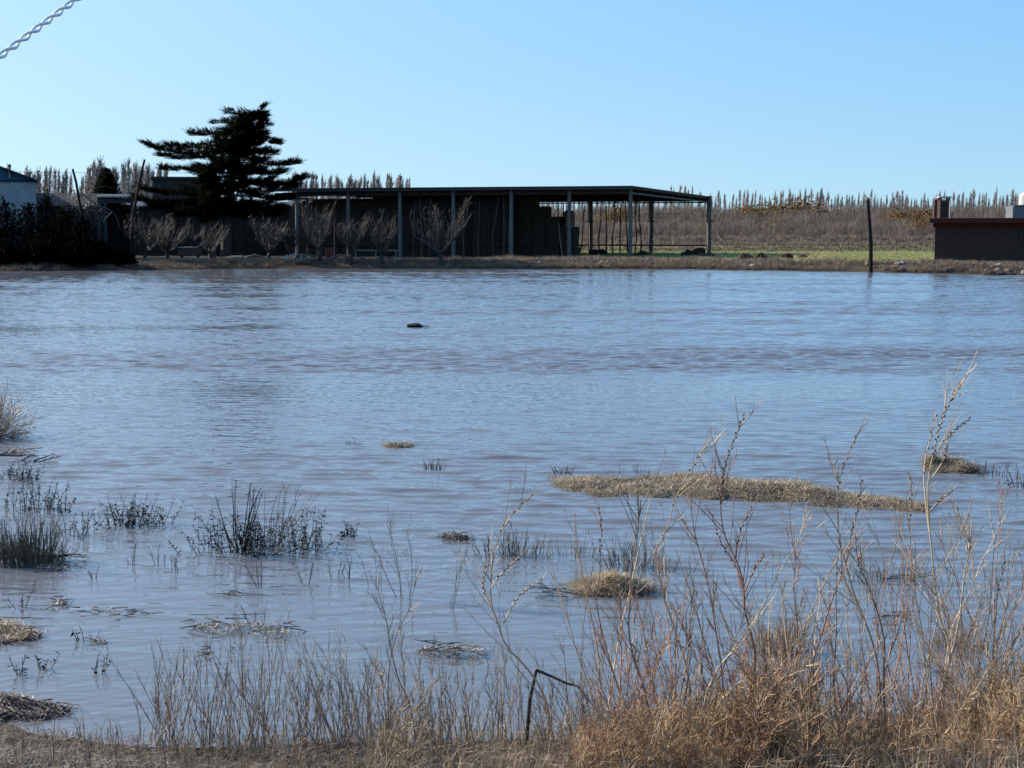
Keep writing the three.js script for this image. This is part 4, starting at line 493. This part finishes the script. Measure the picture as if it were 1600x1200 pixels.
for (const [x, y, h, lab] of [[35, 950, 50, 'dark twig sprig above the left straw mat'], [130, 1000, 30, 'dark twig sprig right of the left straw mat'], [30, 1055, 34, 'small dark sprig near the left bank'], [150, 1052, 42, 'forked dark sprig standing near the left bank'], [70, 1045, 30, 'leaning dark sprig left of the forked sprig']]) waterPlant('dark_sprig', lab, 'plant', x, y, 10, h, 5, { cols: DARK, twigs: 4, leaves: 3, r: .0035, tall: .5 });
{ // twiggy pinkish shrub cut by the left edge, and the driftwood below it
  const c = onto(-12, 682, 0), t = thing('pale_shrub', 'pale pinkish twiggy shrub at the left edge of the water', 'shrub', null, [c.x, 0, c.z]), b = new MB(), cols = [[.42, .33, .28], [.34, .26, .21], [.26, .2, .165]];
  for (let k = 0; k < 150; k++) { const az = rr(0, 6.28), el = rr(.1, 1.35), d = dirOf(az, el), L = rr(.4, .72) * (el < .5 ? .85 : 1); const p = sproutPath(V(rr(-.1, .1), -.05, rr(-.1, .1)), d, L, 5, .14, -.02); b.vary(pick(cols), .2).tube(p, .006, .0025, 3); twigs(b, p, L, .005, 7, cols, 1, .35); } b.build('branches', M.twig, t); b.k = [1, 1, 1];
  const dw = (px, py, n, L, ang, label, r = .02) => { const q = onto(px, py, 0), g = thing('driftwood', label, 'branch', null, [q.x, 0, q.z]), m = new MB(); for (let k = 0; k < n; k++) { const a = ang + rr(-.5, .5), d = V(Math.cos(a), rr(.05, .3), -Math.sin(a) * .4).normalize(), p = sproutPath(V(rr(-.15, .15), .01, rr(-.1, .1)), d, L * rr(.5, 1), 7, .16, -.03); m.vary([.05, .042, .038], .3).tube(p, r * rr(.5, 1), r * .25, 4); twigs(m, p, L * .7, r * .5, 5, DARK, 1, .2); } m.build('branch', M.twig, g); };
  dw(0, 712, 6, .55, .5, 'dark driftwood branches below the pale shrub', .014); dw(45, 722, 4, .3, 1.2, 'broken upright driftwood fork beside the driftwood pile', .012); dw(58, 874, 5, .42, -.15, 'dark forked branch floating right of the reed clump', .012); dw(78, 890, 4, .3, .1, 'low floating branch tips below the forked branch', .008); dw(890, 932, 5, .45, 2.9, 'dark twig branch floating left of the matted tussock', .007); dw(1395, 905, 3, .4, .1, 'floating dark twig behind the right stems', .008); dw(1380, 962, 3, .3, .1, 'short floating dark twig among the right stems', .007);
}
// floating mats of straw and debris
function mat(name, label, cat, back, front, o) {
  const B = back.map(([x, y]) => onto(x, y, 0)), F = front.map(([x, y]) => onto(x, y, 0)), x0 = B[0].x, x1 = B[B.length - 1].x, mid = V((x0 + x1) / 2, 0, (B[0].z + F[0].z) / 2); const t = thing(name, label, cat, o.group, [mid.x, 0, mid.z]);
  const edge = (P, x) => (P === B ? -1 : 1) * (o.rag ?? .3) * (vn(x * 6 + (P === B ? 9 : 0), 4.5) - .6) * Math.min(1, (B[0].z - F[0].z) * -1 + .6) * Math.abs(B[1].z - F[1].z) + edge0(P, x), edge0 = (P, x) => { for (let k = 0; k < P.length - 1; k++) if (x <= P[k + 1].x || k === P.length - 2) return lerp(P[k].z, P[k + 1].z, clamp((x - P[k].x) / (P[k + 1].x - P[k].x), 0, 1)); };
  const hh = (x, v) => o.h * Math.pow(Math.sin(Math.PI * clamp(v, .0, 1)), .6) * (.25 + 1.3 * vn(x * 4 + 3, v * 3) * (.5 + vn(x * 1.3, 5))) * Math.pow(Math.sin(Math.PI * clamp((x - x0) / (x1 - x0), .02, .98)), .35);
  const nu = Math.max(10, Math.round((x1 - x0) / .06)), nvv = 10, g = new MB();
  if (o.base !== false) { const id = []; for (let j = 0; j <= nvv; j++) for (let i = 0; i <= nu; i++) { const x = lerp(x0, x1, i / nu), v = j / nvv, z = lerp(edge(B, x), edge(F, x), v); g.vary(o.soil || [.13, .1, .06], .3); id.push(g.vert(x - mid.x, hh(x, v) - .022 + rr(0, .012), z - mid.z, 0, 1, 0, x, z)); } const w = nu + 1; for (let j = 0; j < nvv; j++) for (let i = 0; i < nu; i++) { const a = j * w + i; g.i.push(a, a + w, a + 1, a + 1, a + w, a + w + 1); } const m = g.build('soil', M.mud, t); m.geometry.computeVertexNormals(); }
  const st = new MB(); for (let k = 0; k < o.n; k++) { const x = lerp(x0, x1, R()); if (vn(x * 11 + 5, k % 7) < .3) continue; const v = rr(-.02, 1.02), z = lerp(edge(B, x), edge(F, x), v) + .1 * o.len * rr(-3, 3) * vn(x * 5, 7), y = hh(x, v) - .015, az = rr(0, 6.28), l = o.len * rr(.4, 1.3), up = rr(.02, .38) * l, p = V(x - mid.x, y, z - mid.z), e = p.clone().add(V(Math.cos(az) * l, up * rr(-.3, .8), Math.sin(az) * l * .8)), m = p.clone().lerp(e, .5).add(V(0, up * .7, 0)); const pt = .45 + 1.0 * vn(x * 7 + 3, z * 9) ; st.vary(pick(o.cols).map(c => c * pt), .3).ribbon([p, m, e], o.w || .012, V(-Math.sin(az), .3, Math.cos(az)).normalize()); }
  st.build('straw', M.blade, t, 'stuff');
  if (o.sticks) { for (let k = 0; k < o.sticks; k++) { const x = lerp(x0, x1, R()), z = lerp(edge(B, x), edge(F, x), R()), a = rr(-.9, .9) + (R() < .5 ? Math.PI : 0), L = o.len * rr(.9, 2.6); const p = sproutPath(V(x - mid.x, .012 + rr(0, o.h), z - mid.z), V(Math.cos(a), rr(-.05, .2), Math.sin(a)), L, 6, .22, -.02); new MB().vary(pick(DARK), .3).tube(p, .0045, .002, 4).build('stick', M.twig, t); } }
  return t;
}
R = RNG(31);
const MATTED = [[.36, .24, .105], [.27, .175, .07], [.18, .115, .045], [.44, .31, .145], [.1, .066, .03], [.15, .115, .045]], STRAW = [[.44, .31, .15], [.36, .24, .105], [.27, .18, .08], [.5, .38, .2], [.18, .12, .055]], LITTER = [[.3, .26, .2], [.12, .095, .07], [.2, .15, .1], [.42, .38, .32], [.06, .05, .04]];
mat('grass_island', 'long low island of dry grass lying across the right water', 'grass island', [[864, 748], [905, 743], [975, 747], [1010, 742], [1040, 741], [1085, 741], [1118, 745], [1125, 752], [1170, 753], [1205, 756], [1250, 754], [1285, 763], [1330, 772], [1380, 778], [1442, 787]], [[864, 757], [890, 768], [940, 777], [990, 778], [1060, 776], [1110, 781], [1180, 783], [1240, 788], [1290, 795], [1360, 796], [1442, 797]], { n: 17000, h: .085, len: .12, w: .0055, cols: MATTED, soil: [.09, .07, .04] });
mat('grass_island', 'pointed dry grass island on the right behind the tall stem', 'grass island', [[1442, 729], [1462, 727], [1490, 729], [1522, 734]], [[1442, 733], [1465, 738], [1500, 740], [1522, 739]], { n: 3000, h: .2, len: .13, w: .006, cols: MATTED, soil: [.09, .07, .04] });
mat('grass_island', 'tiny dry grass island alone in the middle of the water', 'grass island', [[602, 695], [620, 693.5], [645, 694]], [[602, 698], [622, 701], [645, 698]], { n: 700, h: .06, len: .12, w: .007, cols: [[.25, .18, .1], [.14, .1, .06], [.3, .22, .12]] });
mat('grass_tussock', 'matted straw tussock behind the foreground stems at centre right', 'tussock', [[896, 916], [930, 910], [970, 909], [1018, 914]], [[896, 926], [930, 933], [975, 933], [1018, 926]], { n: 2600, h: .1, len: .15, w: .0055, cols: STRAW, soil: [.1, .075, .045] });
mat('straw_mat', 'brown straw mat with sticks at the left edge', 'straw mat', [[-40, 975], [0, 972], [35, 976], [66, 990]], [[-40, 1010], [0, 1008], [35, 1003], [66, 998]], { n: 900, h: .08, len: .1, w: .008, cols: [[.3, .2, .1], [.2, .13, .07], [.36, .26, .14]], sticks: 9 });
mat('debris_raft', 'floating raft of twigs and pale leaves at centre left', 'debris', [[303, 974], [335, 968], [375, 978], [410, 974], [455, 984]], [[303, 984], [340, 998], [380, 992], [420, 1001], [455, 992]], { n: 800, h: .05, len: .06, w: .009, cols: LITTER, sticks: 26, base: false });
mat('debris_raft', 'thin scatter of pale leaves below the twig raft', 'debris', [[300, 1012], [340, 1010], [385, 1014]], [[300, 1022], [345, 1042], [385, 1030]], { n: 170, h: .01, len: .04, w: .009, cols: LITTER, sticks: 5, base: false });
mat('debris_raft', 'raft of dark twigs behind the middle foreground twigs', 'debris', [[655, 1010], [700, 1007], [758, 1013]], [[655, 1025], [700, 1034], [758, 1030]], { n: 420, h: .04, len: .06, w: .01, cols: LITTER, sticks: 22, base: false });
mat('debris_raft', 'small dark floating clump left of the grey reeds', 'debris', [[688, 837], [705, 835], [734, 838]], [[688, 842], [710, 847], [734, 844]], { n: 200, h: .04, len: .07, w: .012, cols: [[.06, .05, .04], [.09, .07, .05], [.03, .026, .02]], sticks: 7, soil: [.03, .025, .02] });
mat('debris_raft', 'small nest of dark twigs floating near the left', 'debris', [[84, 938], [95, 935], [108, 938]], [[84, 946], [96, 952], [108, 947]], { n: 110, h: .04, len: .05, w: .009, cols: LITTER, sticks: 7, base: false });
mat('debris_raft', 'line of floating sticks and leaves right of the small nest', 'debris', [[124, 952], [170, 950], [238, 957]], [[124, 961], [180, 966], [238, 964]], { n: 130, h: .015, len: .05, w: .009, cols: LITTER, sticks: 18, base: false });
mat('debris_raft', 'pale leaf lump floating above the left foreground twigs', 'debris', [[148, 1002], [172, 1000]], [[148, 1008], [172, 1010]], { n: 60, h: .03, len: .04, w: .012, cols: LITTER, sticks: 2, base: false });
mat('debris_raft', 'faint line of twigs floating below the widest weed clump', 'debris', [[345, 926], [388, 925]], [[345, 933], [388, 933]], { n: 40, h: .012, len: .05, w: .008, cols: LITTER, sticks: 6, base: false });
{ const c = onto(648, 511, 0), t = thing('floating_clump', 'dark lens shaped clump floating far out in the water', 'debris', null, [c.x, 0, c.z]); const g = new THREE.SphereGeometry(1, 20, 12), P = g.attributes.position; for (let k = 0; k < P.count; k++) { const n = .8 + .4 * vn(P.getX(k) * 3 + 9, P.getY(k) * 3 + P.getZ(k) * 2 + 4); P.setXYZ(k, P.getX(k) * .17 * n + (P.getX(k) < -.5 ? -.05 : .03), P.getY(k) * .085 * n, P.getZ(k) * .14 * n); } g.computeVertexNormals(); new MB().color(.018, .015, .013).geo(g, new THREE.Matrix4().makeTranslation(0, .02, 0)).build('body', M.mud, t); new MB().color(.02, .017, .015).tube([V(.12, .02, 0), V(.3, .035, .02), V(.42, .012, .03)], .02, .006, 5).build('twig', M.twig, t); }

// ---------------------------------------------------------------- foreground
const TAN = [[.46, .34, .22], [.38, .27, .17], [.54, .42, .29]], RED = [[.3, .15, .1], [.37, .2, .13], [.23, .12, .085]], GREY = [[.22, .165, .12], [.28, .21, .155], [.15, .115, .088]];
R = RNG(4711);
function keyStem(label, d, pts, cols, r, nt, o = {}) {
  const t = thing('tall_weed', label, 'weed', 'tall dry weeds in the foreground'), lean = rr(-.1, .1), raw = pts.map(([x, y], k) => { const f = k / (pts.length - 1); return at(x, y, d + lean * (1 - f)); }), last = raw[raw.length - 1]; last.y = Math.min(last.y, 0.02); const gy = ground(last.x, last.z); if (gy < last.y) raw.push(V(last.x + rr(-.02, .02), gy - .03, last.z)); raw.reverse();
  const pathc = new THREE.CatmullRomCurve3(raw), p = pathc.getPoints(raw.length * 2), L = pathc.getLength(); const m = new MB().vary(pick(cols), .15); m.tube(p, r, r * .22, 5); m.build('stem', M.twig, t); const tw = new MB(); twigs(tw, p, L * .55, r * .8, nt, cols, 1, .22, .9); tw.build('twigs', M.twig, t);
  if (o.buds) { const b = new MB(); buds(b, p, o.buds, o.bc || [.1, .06, .05], .009, .72); b.build('seed_heads', M.plant, t); }
  (o.side || []).forEach(sd => { const q = sd.map(([x, y]) => at(x, y, d)).reverse(), c = new THREE.CatmullRomCurve3(q).getPoints(12); const s = new MB().vary(pick(cols), .15); s.tube(c, r * .6, r * .2, 4); twigs(s, c, L * .2, r * .4, 7, cols, 0, .2, .9); s.build('side_branch', M.twig, t); if (o.buds) { const b = new MB(); buds(b, c, 16, [.1, .06, .05], .008, .3); b.build('seed_heads', M.plant, t); } });
}
keyStem('tallest stem on the right, topped with seed spikes', 7.0, [[1503, 597], [1485, 625], [1470, 660], [1458, 710], [1450, 755], [1450, 800], [1455, 850], [1462, 925], [1470, 970], [1484, 1010], [1478, 1060], [1465, 1145]], TAN, .0062, 20, { buds: 34, side: [[[1463, 643], [1455, 680], [1446, 715], [1444, 755], [1452, 830]], [[1518, 652], [1492, 672], [1468, 695]], [[1490, 765], [1470, 780], [1452, 800]], [[1480, 690], [1476, 715], [1458, 745]]] });
keyStem('reddish stem with a dark spiked tip above the long grass island', 7.1, [[1165, 643], [1146, 690], [1131, 735], [1128, 770], [1126, 800], [1133, 838], [1150, 875], [1160, 905], [1163, 935], [1164, 955], [1173, 988], [1180, 1025], [1176, 1080], [1168, 1150]], RED, .0066, 22, { buds: 30, side: [[[1177, 790], [1162, 815], [1152, 850], [1150, 872]], [[1195, 865], [1178, 890], [1164, 925]], [[1110, 800], [1128, 850], [1150, 885], [1160, 920]]] });
keyStem('forked stem with feathery tip crossing the grass island', 7.2, [[1349, 658], [1333, 692], [1318, 727], [1310, 757], [1308, 790], [1310, 830], [1316, 862], [1323, 886], [1331, 918], [1346, 958], [1362, 1000], [1372, 1045], [1384, 1120]], GREY, .0062, 18, { buds: 14, side: [[[1347, 745], [1341, 790], [1331, 830], [1323, 875]]] });
keyStem('dark stem leaning left below the forked stem', 7.05, [[1348, 800], [1332, 850], [1322, 880], [1310, 910], [1296, 950], [1281, 1000], [1263, 1060], [1250, 1140]], RED, .006, 16);
keyStem('straight slim stem left of the tallest stem', 7.3, [[1424, 742], [1423, 780], [1421, 820], [1424, 870], [1430, 930], [1440, 985], [1446, 1050], [1450, 1130]], GREY, .005, 13, { buds: 12 });
keyStem('arched pale stem at the left of the tall stems, bending right', 7.0, [[838, 766], [815, 789], [796, 810], [780, 836], [770, 870], [767, 905], [768, 945], [776, 968], [790, 1008], [820, 1040], [848, 1082], [876, 1135]], TAN, .0058, 16, { buds: 10, side: [[[822, 862], [800, 880], [776, 905], [768, 918]], [[850, 905], [812, 930], [786, 975]], [[762, 880], [755, 915], [768, 952]]] });
keyStem('pale curved stem leaning right before the grass island', 7.1, [[1108, 690], [1091, 715], [1072, 745], [1052, 790], [1045, 820], [1030, 848], [1022, 868], [1029, 895], [1036, 930], [1047, 962], [1060, 1000], [1076, 1060], [1086, 1130]], TAN, .006, 18, { buds: 10 });
keyStem('grey stem rising through the matted tussock', 7.0, [[1024, 742], [1012, 775], [1000, 800], [994, 850], [986, 890], [985, 930], [982, 980], [990, 1030], [1008, 1080], [1028, 1150]], GREY, .0066, 16, { side: [[[1040, 985], [1022, 1000], [1000, 1020], [986, 1005]]] });
keyStem('thin reddish stem left of the stem through the tussock', 7.2, [[935, 785], [940, 825], [938, 860], [937, 900], [932, 935], [940, 985], [955, 1040], [970, 1090], [985, 1145]], RED, .0045, 14, { buds: 10 });
keyStem('slim stem right of the pale curved stem', 7.15, [[1085, 700], [1081, 750], [1080, 790], [1086, 835], [1098, 880], [1110, 930], [1118, 985], [1128, 1050], [1135, 1140]], RED, .0048, 16);
keyStem('long pale stem slanting left across the red stems', 6.9, [[1262, 800], [1245, 850], [1226, 880], [1200, 930], [1182, 965], [1150, 1010], [1110, 1065], [1080, 1140]], TAN, .0052, 14);
keyStem('forked stem with broken tip near the right edge', 7.0, [[1494, 780], [1503, 820], [1514, 842], [1515, 862], [1508, 890], [1503, 935], [1498, 975], [1485, 1030], [1470, 1090], [1458, 1150]], TAN, .0066, 15, { side: [[[1519, 810], [1517, 835], [1514, 862]]] });
keyStem('slender stem leaning right at the right edge', 7.1, [[1566, 800], [1552, 845], [1534, 876], [1524, 905], [1508, 940], [1490, 975], [1480, 1020], [1472, 1110]], TAN, .0048, 13);
keyStem('reddish upright stem between the leaning stems', 7.15, [[1232, 780], [1236, 830], [1242, 870], [1240, 920], [1246, 980], [1244, 1040], [1250, 1140]], RED, .005, 16);
keyStem('crossing dark stem in front of the right water gap', 6.95, [[1328, 862], [1345, 890], [1360, 925], [1372, 960], [1382, 1005], [1380, 1060], [1392, 1140]], GREY, .0066, 12);
keyStem('dark slanting stem at the far right', 6.9, [[1612, 960], [1590, 985], [1575, 1025], [1555, 1060], [1530, 1110], [1500, 1190]], GREY, .0055, 12);
keyStem('thin stem leaning from the right clump to the frame edge', 7.2, [[1572, 870], [1560, 920], [1556, 960], [1552, 1010], [1548, 1080], [1540, 1150]], GREY, .0042, 14, { buds: 8 });
keyStem('tall thin stem left of the arched pale stem', 7.2, [[662, 880], [648, 915], [640, 950], [622, 985], [612, 1020], [606, 1070], [610, 1150]], GREY, .004, 12);
keyStem('curved dark stem at the left of the middle twigs', 7.2, [[586, 905], [594, 935], [604, 970], [610, 1010], [622, 1060], [640, 1100], [655, 1160]], GREY, .0045, 13);
{ // broken black branch
  const d = 7.15, t = thing('broken_branch', 'black broken branch bent over among the middle twigs', 'branch'); const p = [[838, 1047], [833, 1070], [828, 1092], [820, 1140]].map(([x, y]) => at(x, y, d)); p[3].y = ground(p[3].x, -d) - .02; new MB().color(.025, .02, .018).tube(p, .0075, .01, 6).build('stub', M.twig, t); new MB().color(.025, .02, .018).tube([[838, 1047], [860, 1056], [886, 1068], [902, 1072], [912, 1084], [919, 1097]].map(([x, y], k) => at(x, y, d + k * .02)), .007, .004, 6).build('bent_arm', M.twig, t);
}
function bush(label, group, px, d, hpx, n, cols, o = {}) {
  const x = xat(px, d) , y = Math.max(ground(x, -d), -.1), H = hpx * d / FOCAL, t = thing(o.name || 'dry_bush', label, 'dry bush', group, [x, y, -d]), b = new MB(), tw = new MB();
  for (let k = 0; k < n; k++) { const az = rr(0, 6.28), sp = rr(.05, o.spread || .42), L = H * rr(.55, 1.05), p = sproutPath(V(rr(-.09, .09), -.03, rr(-.07, .07)), V(Math.cos(az) * sp, 1, Math.sin(az) * sp * .8), L, 8, o.wob || .1, o.lift ?? .04); b.vary(pick(cols), .25).tube(p, o.r || .0036, (o.r || .0036) * .3, 4); twigs(tw, p, L * .62, (o.r || .0036) * .85, o.t ?? 6, cols, o.sub ?? 1, .28, .8); }
  b.build('stems', M.twig, t); tw.build('twigs', M.twig, t);
}
[[130, 70], [222, 190], [252, 225], [292, 200], [330, 190], [372, 230], [402, 210], [440, 190], [478, 205], [520, 180], [548, 190]].forEach(([px, h], k) => bush(k ? `slender grey brown willow bush on the near bank, ${ORD[k - 1]} from the left` : 'small spreading twig bush at the left of the near bank', 'willow bushes at lower left', px, rr(7.25, 7.65), h * 1.05, k ? 15 : 6, [[.14, .105, .085], [.2, .155, .12], [.27, .205, .15]], { t: 7, sub: 0, spread: .6, wob: .14, lift: .06, r: .003, name: 'willow_bush' }));
[[570, 190], [600, 235], [640, 190], [680, 165], [720, 160], [760, 175], [800, 190], [845, 170], [890, 200], [925, 190]].forEach(([px, h], k) => bush(`fine brown twig bush along the middle of the bank, ${ORD[k]} from the left`, 'twig bushes at lower middle', px, rr(6.95, 7.5), h, 10, [...GREY, [.26, .18, .12]], { t: 8, sub: 1, spread: .5, r: .0032 }));
for (let k = 0; k < 40; k++) { const px = 955 + k * 17 + rr(-10, 10), h = 215 + 70 * Math.sin(px * .021) + rr(-40, 60); bush('bare reddish brown weed bush in the dense right thicket', 'weed bushes at lower right', px, rr(6.6, 7.7), h, 7, pick([RED, TAN, GREY, [...RED, ...TAN]]), { t: 9, sub: 1, spread: .8, r: .0034, lift: .01 }); }
for (let k = 0; k < 19; k++) { const px = 950 + k * 35 + rr(-20, 20); bush('taller bare stem group rising out of the right thicket', 'taller stem groups at lower right', px, rr(6.9, 7.6), rr(300, 450), 4, pick([RED, TAN, GREY]), { t: 9, sub: 1, spread: .5, r: .0046, wob: .1, lift: .01 }); }
{ // dense dry undergrowth and litter on the near bank
  R = RNG(808);
  const sprig = () => { const b = new MB(), p = sproutPath(V(0, 0, 0), V(rr(-.2, .2), 1, rr(-.2, .2)), 1, 6, .13, .02); b.color(1, 1, 1).tube(p, .0072, .003, 3); const go = (pts, L, n, dp) => { for (let k = 0; k < n; k++) { const [q, t] = alongPath(pts, rr(.15, .98)), d = t.clone().addScaledVector(perp(t).applyAxisAngle(t, rr(0, 6.28)), rr(.4, 1)).normalize(), w = sproutPath(q, d, L * rr(.15, .38), 3, .2, .04); b.color(...tint([1, 1, 1], .3)).tube(w, .0048, .0022, 3); if (dp) go(w, L * .45, 3, dp - 1); if (R() < .35) b.leaf(w[3], dirOf(rr(0, 6.28), rr(-.5, 1)), dirOf(rr(0, 6.28), 0), .022, .009); } }; go(p, 1, 13, 1); return b.geometry(); };
  const topAt = px => { const P = [[-200, 1190], [100, 1180], [230, 1130], [400, 1110], [600, 1060], [700, 1105], [820, 1120], [930, 1095], [1040, 1080], [1120, 1060], [1200, 1030], [1270, 1040], [1340, 1105], [1420, 1095], [1500, 1070], [1560, 1040], [1800, 1010]]; for (let k = 0; k < P.length - 1; k++) if (px < P[k + 1][0]) return lerp(P[k][1], P[k + 1][1], (px - P[k][0]) / (P[k + 1][0] - P[k][0])); return 985; };
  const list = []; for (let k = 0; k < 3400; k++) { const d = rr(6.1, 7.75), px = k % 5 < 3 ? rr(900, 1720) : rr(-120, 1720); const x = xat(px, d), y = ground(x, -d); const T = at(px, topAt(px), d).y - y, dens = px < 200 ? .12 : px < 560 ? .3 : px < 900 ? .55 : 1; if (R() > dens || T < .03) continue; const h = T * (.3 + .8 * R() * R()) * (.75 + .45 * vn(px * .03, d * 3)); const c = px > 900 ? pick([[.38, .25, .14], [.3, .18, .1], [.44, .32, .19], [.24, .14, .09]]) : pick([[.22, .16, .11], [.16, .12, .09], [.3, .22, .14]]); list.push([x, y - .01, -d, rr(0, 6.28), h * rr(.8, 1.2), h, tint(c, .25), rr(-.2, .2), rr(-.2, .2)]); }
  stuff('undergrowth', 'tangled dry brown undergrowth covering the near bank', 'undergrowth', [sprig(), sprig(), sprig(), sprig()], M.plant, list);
  const blade = () => { const b = new MB(); const a = rr(-.3, .3); b.color(1, 1, 1).ribbon([V(0, 0, 0), V(.1 + a * .2, .45, .03), V(.35 + a, .8, .02), V(.75 + a, .85, -.05)], .035, V(0, 0, 1)); return b.geometry(); };
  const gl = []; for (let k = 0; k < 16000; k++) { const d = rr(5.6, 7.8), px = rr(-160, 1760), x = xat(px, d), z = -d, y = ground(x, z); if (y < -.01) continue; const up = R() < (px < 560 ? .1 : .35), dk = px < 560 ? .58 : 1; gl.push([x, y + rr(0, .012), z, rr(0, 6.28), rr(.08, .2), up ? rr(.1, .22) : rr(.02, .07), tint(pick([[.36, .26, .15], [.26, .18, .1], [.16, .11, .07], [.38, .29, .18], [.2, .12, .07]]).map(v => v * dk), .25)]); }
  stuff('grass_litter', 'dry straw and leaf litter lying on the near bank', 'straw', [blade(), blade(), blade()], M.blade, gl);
  mat('litter_mound', 'dark mound of wet leaves and straw at the lower left corner', 'mound', [[-60, 1096], [0, 1094], [60, 1100], [112, 1106]], [[-60, 1135], [0, 1132], [60, 1128], [112, 1118]], { n: 1400, h: .09, len: .06, w: .01, cols: [[.1, .07, .05], [.18, .11, .07], [.26, .18, .11], [.06, .045, .035]], soil: [.06, .045, .035], sticks: 10 });
}
renderer.render(scene, camera);
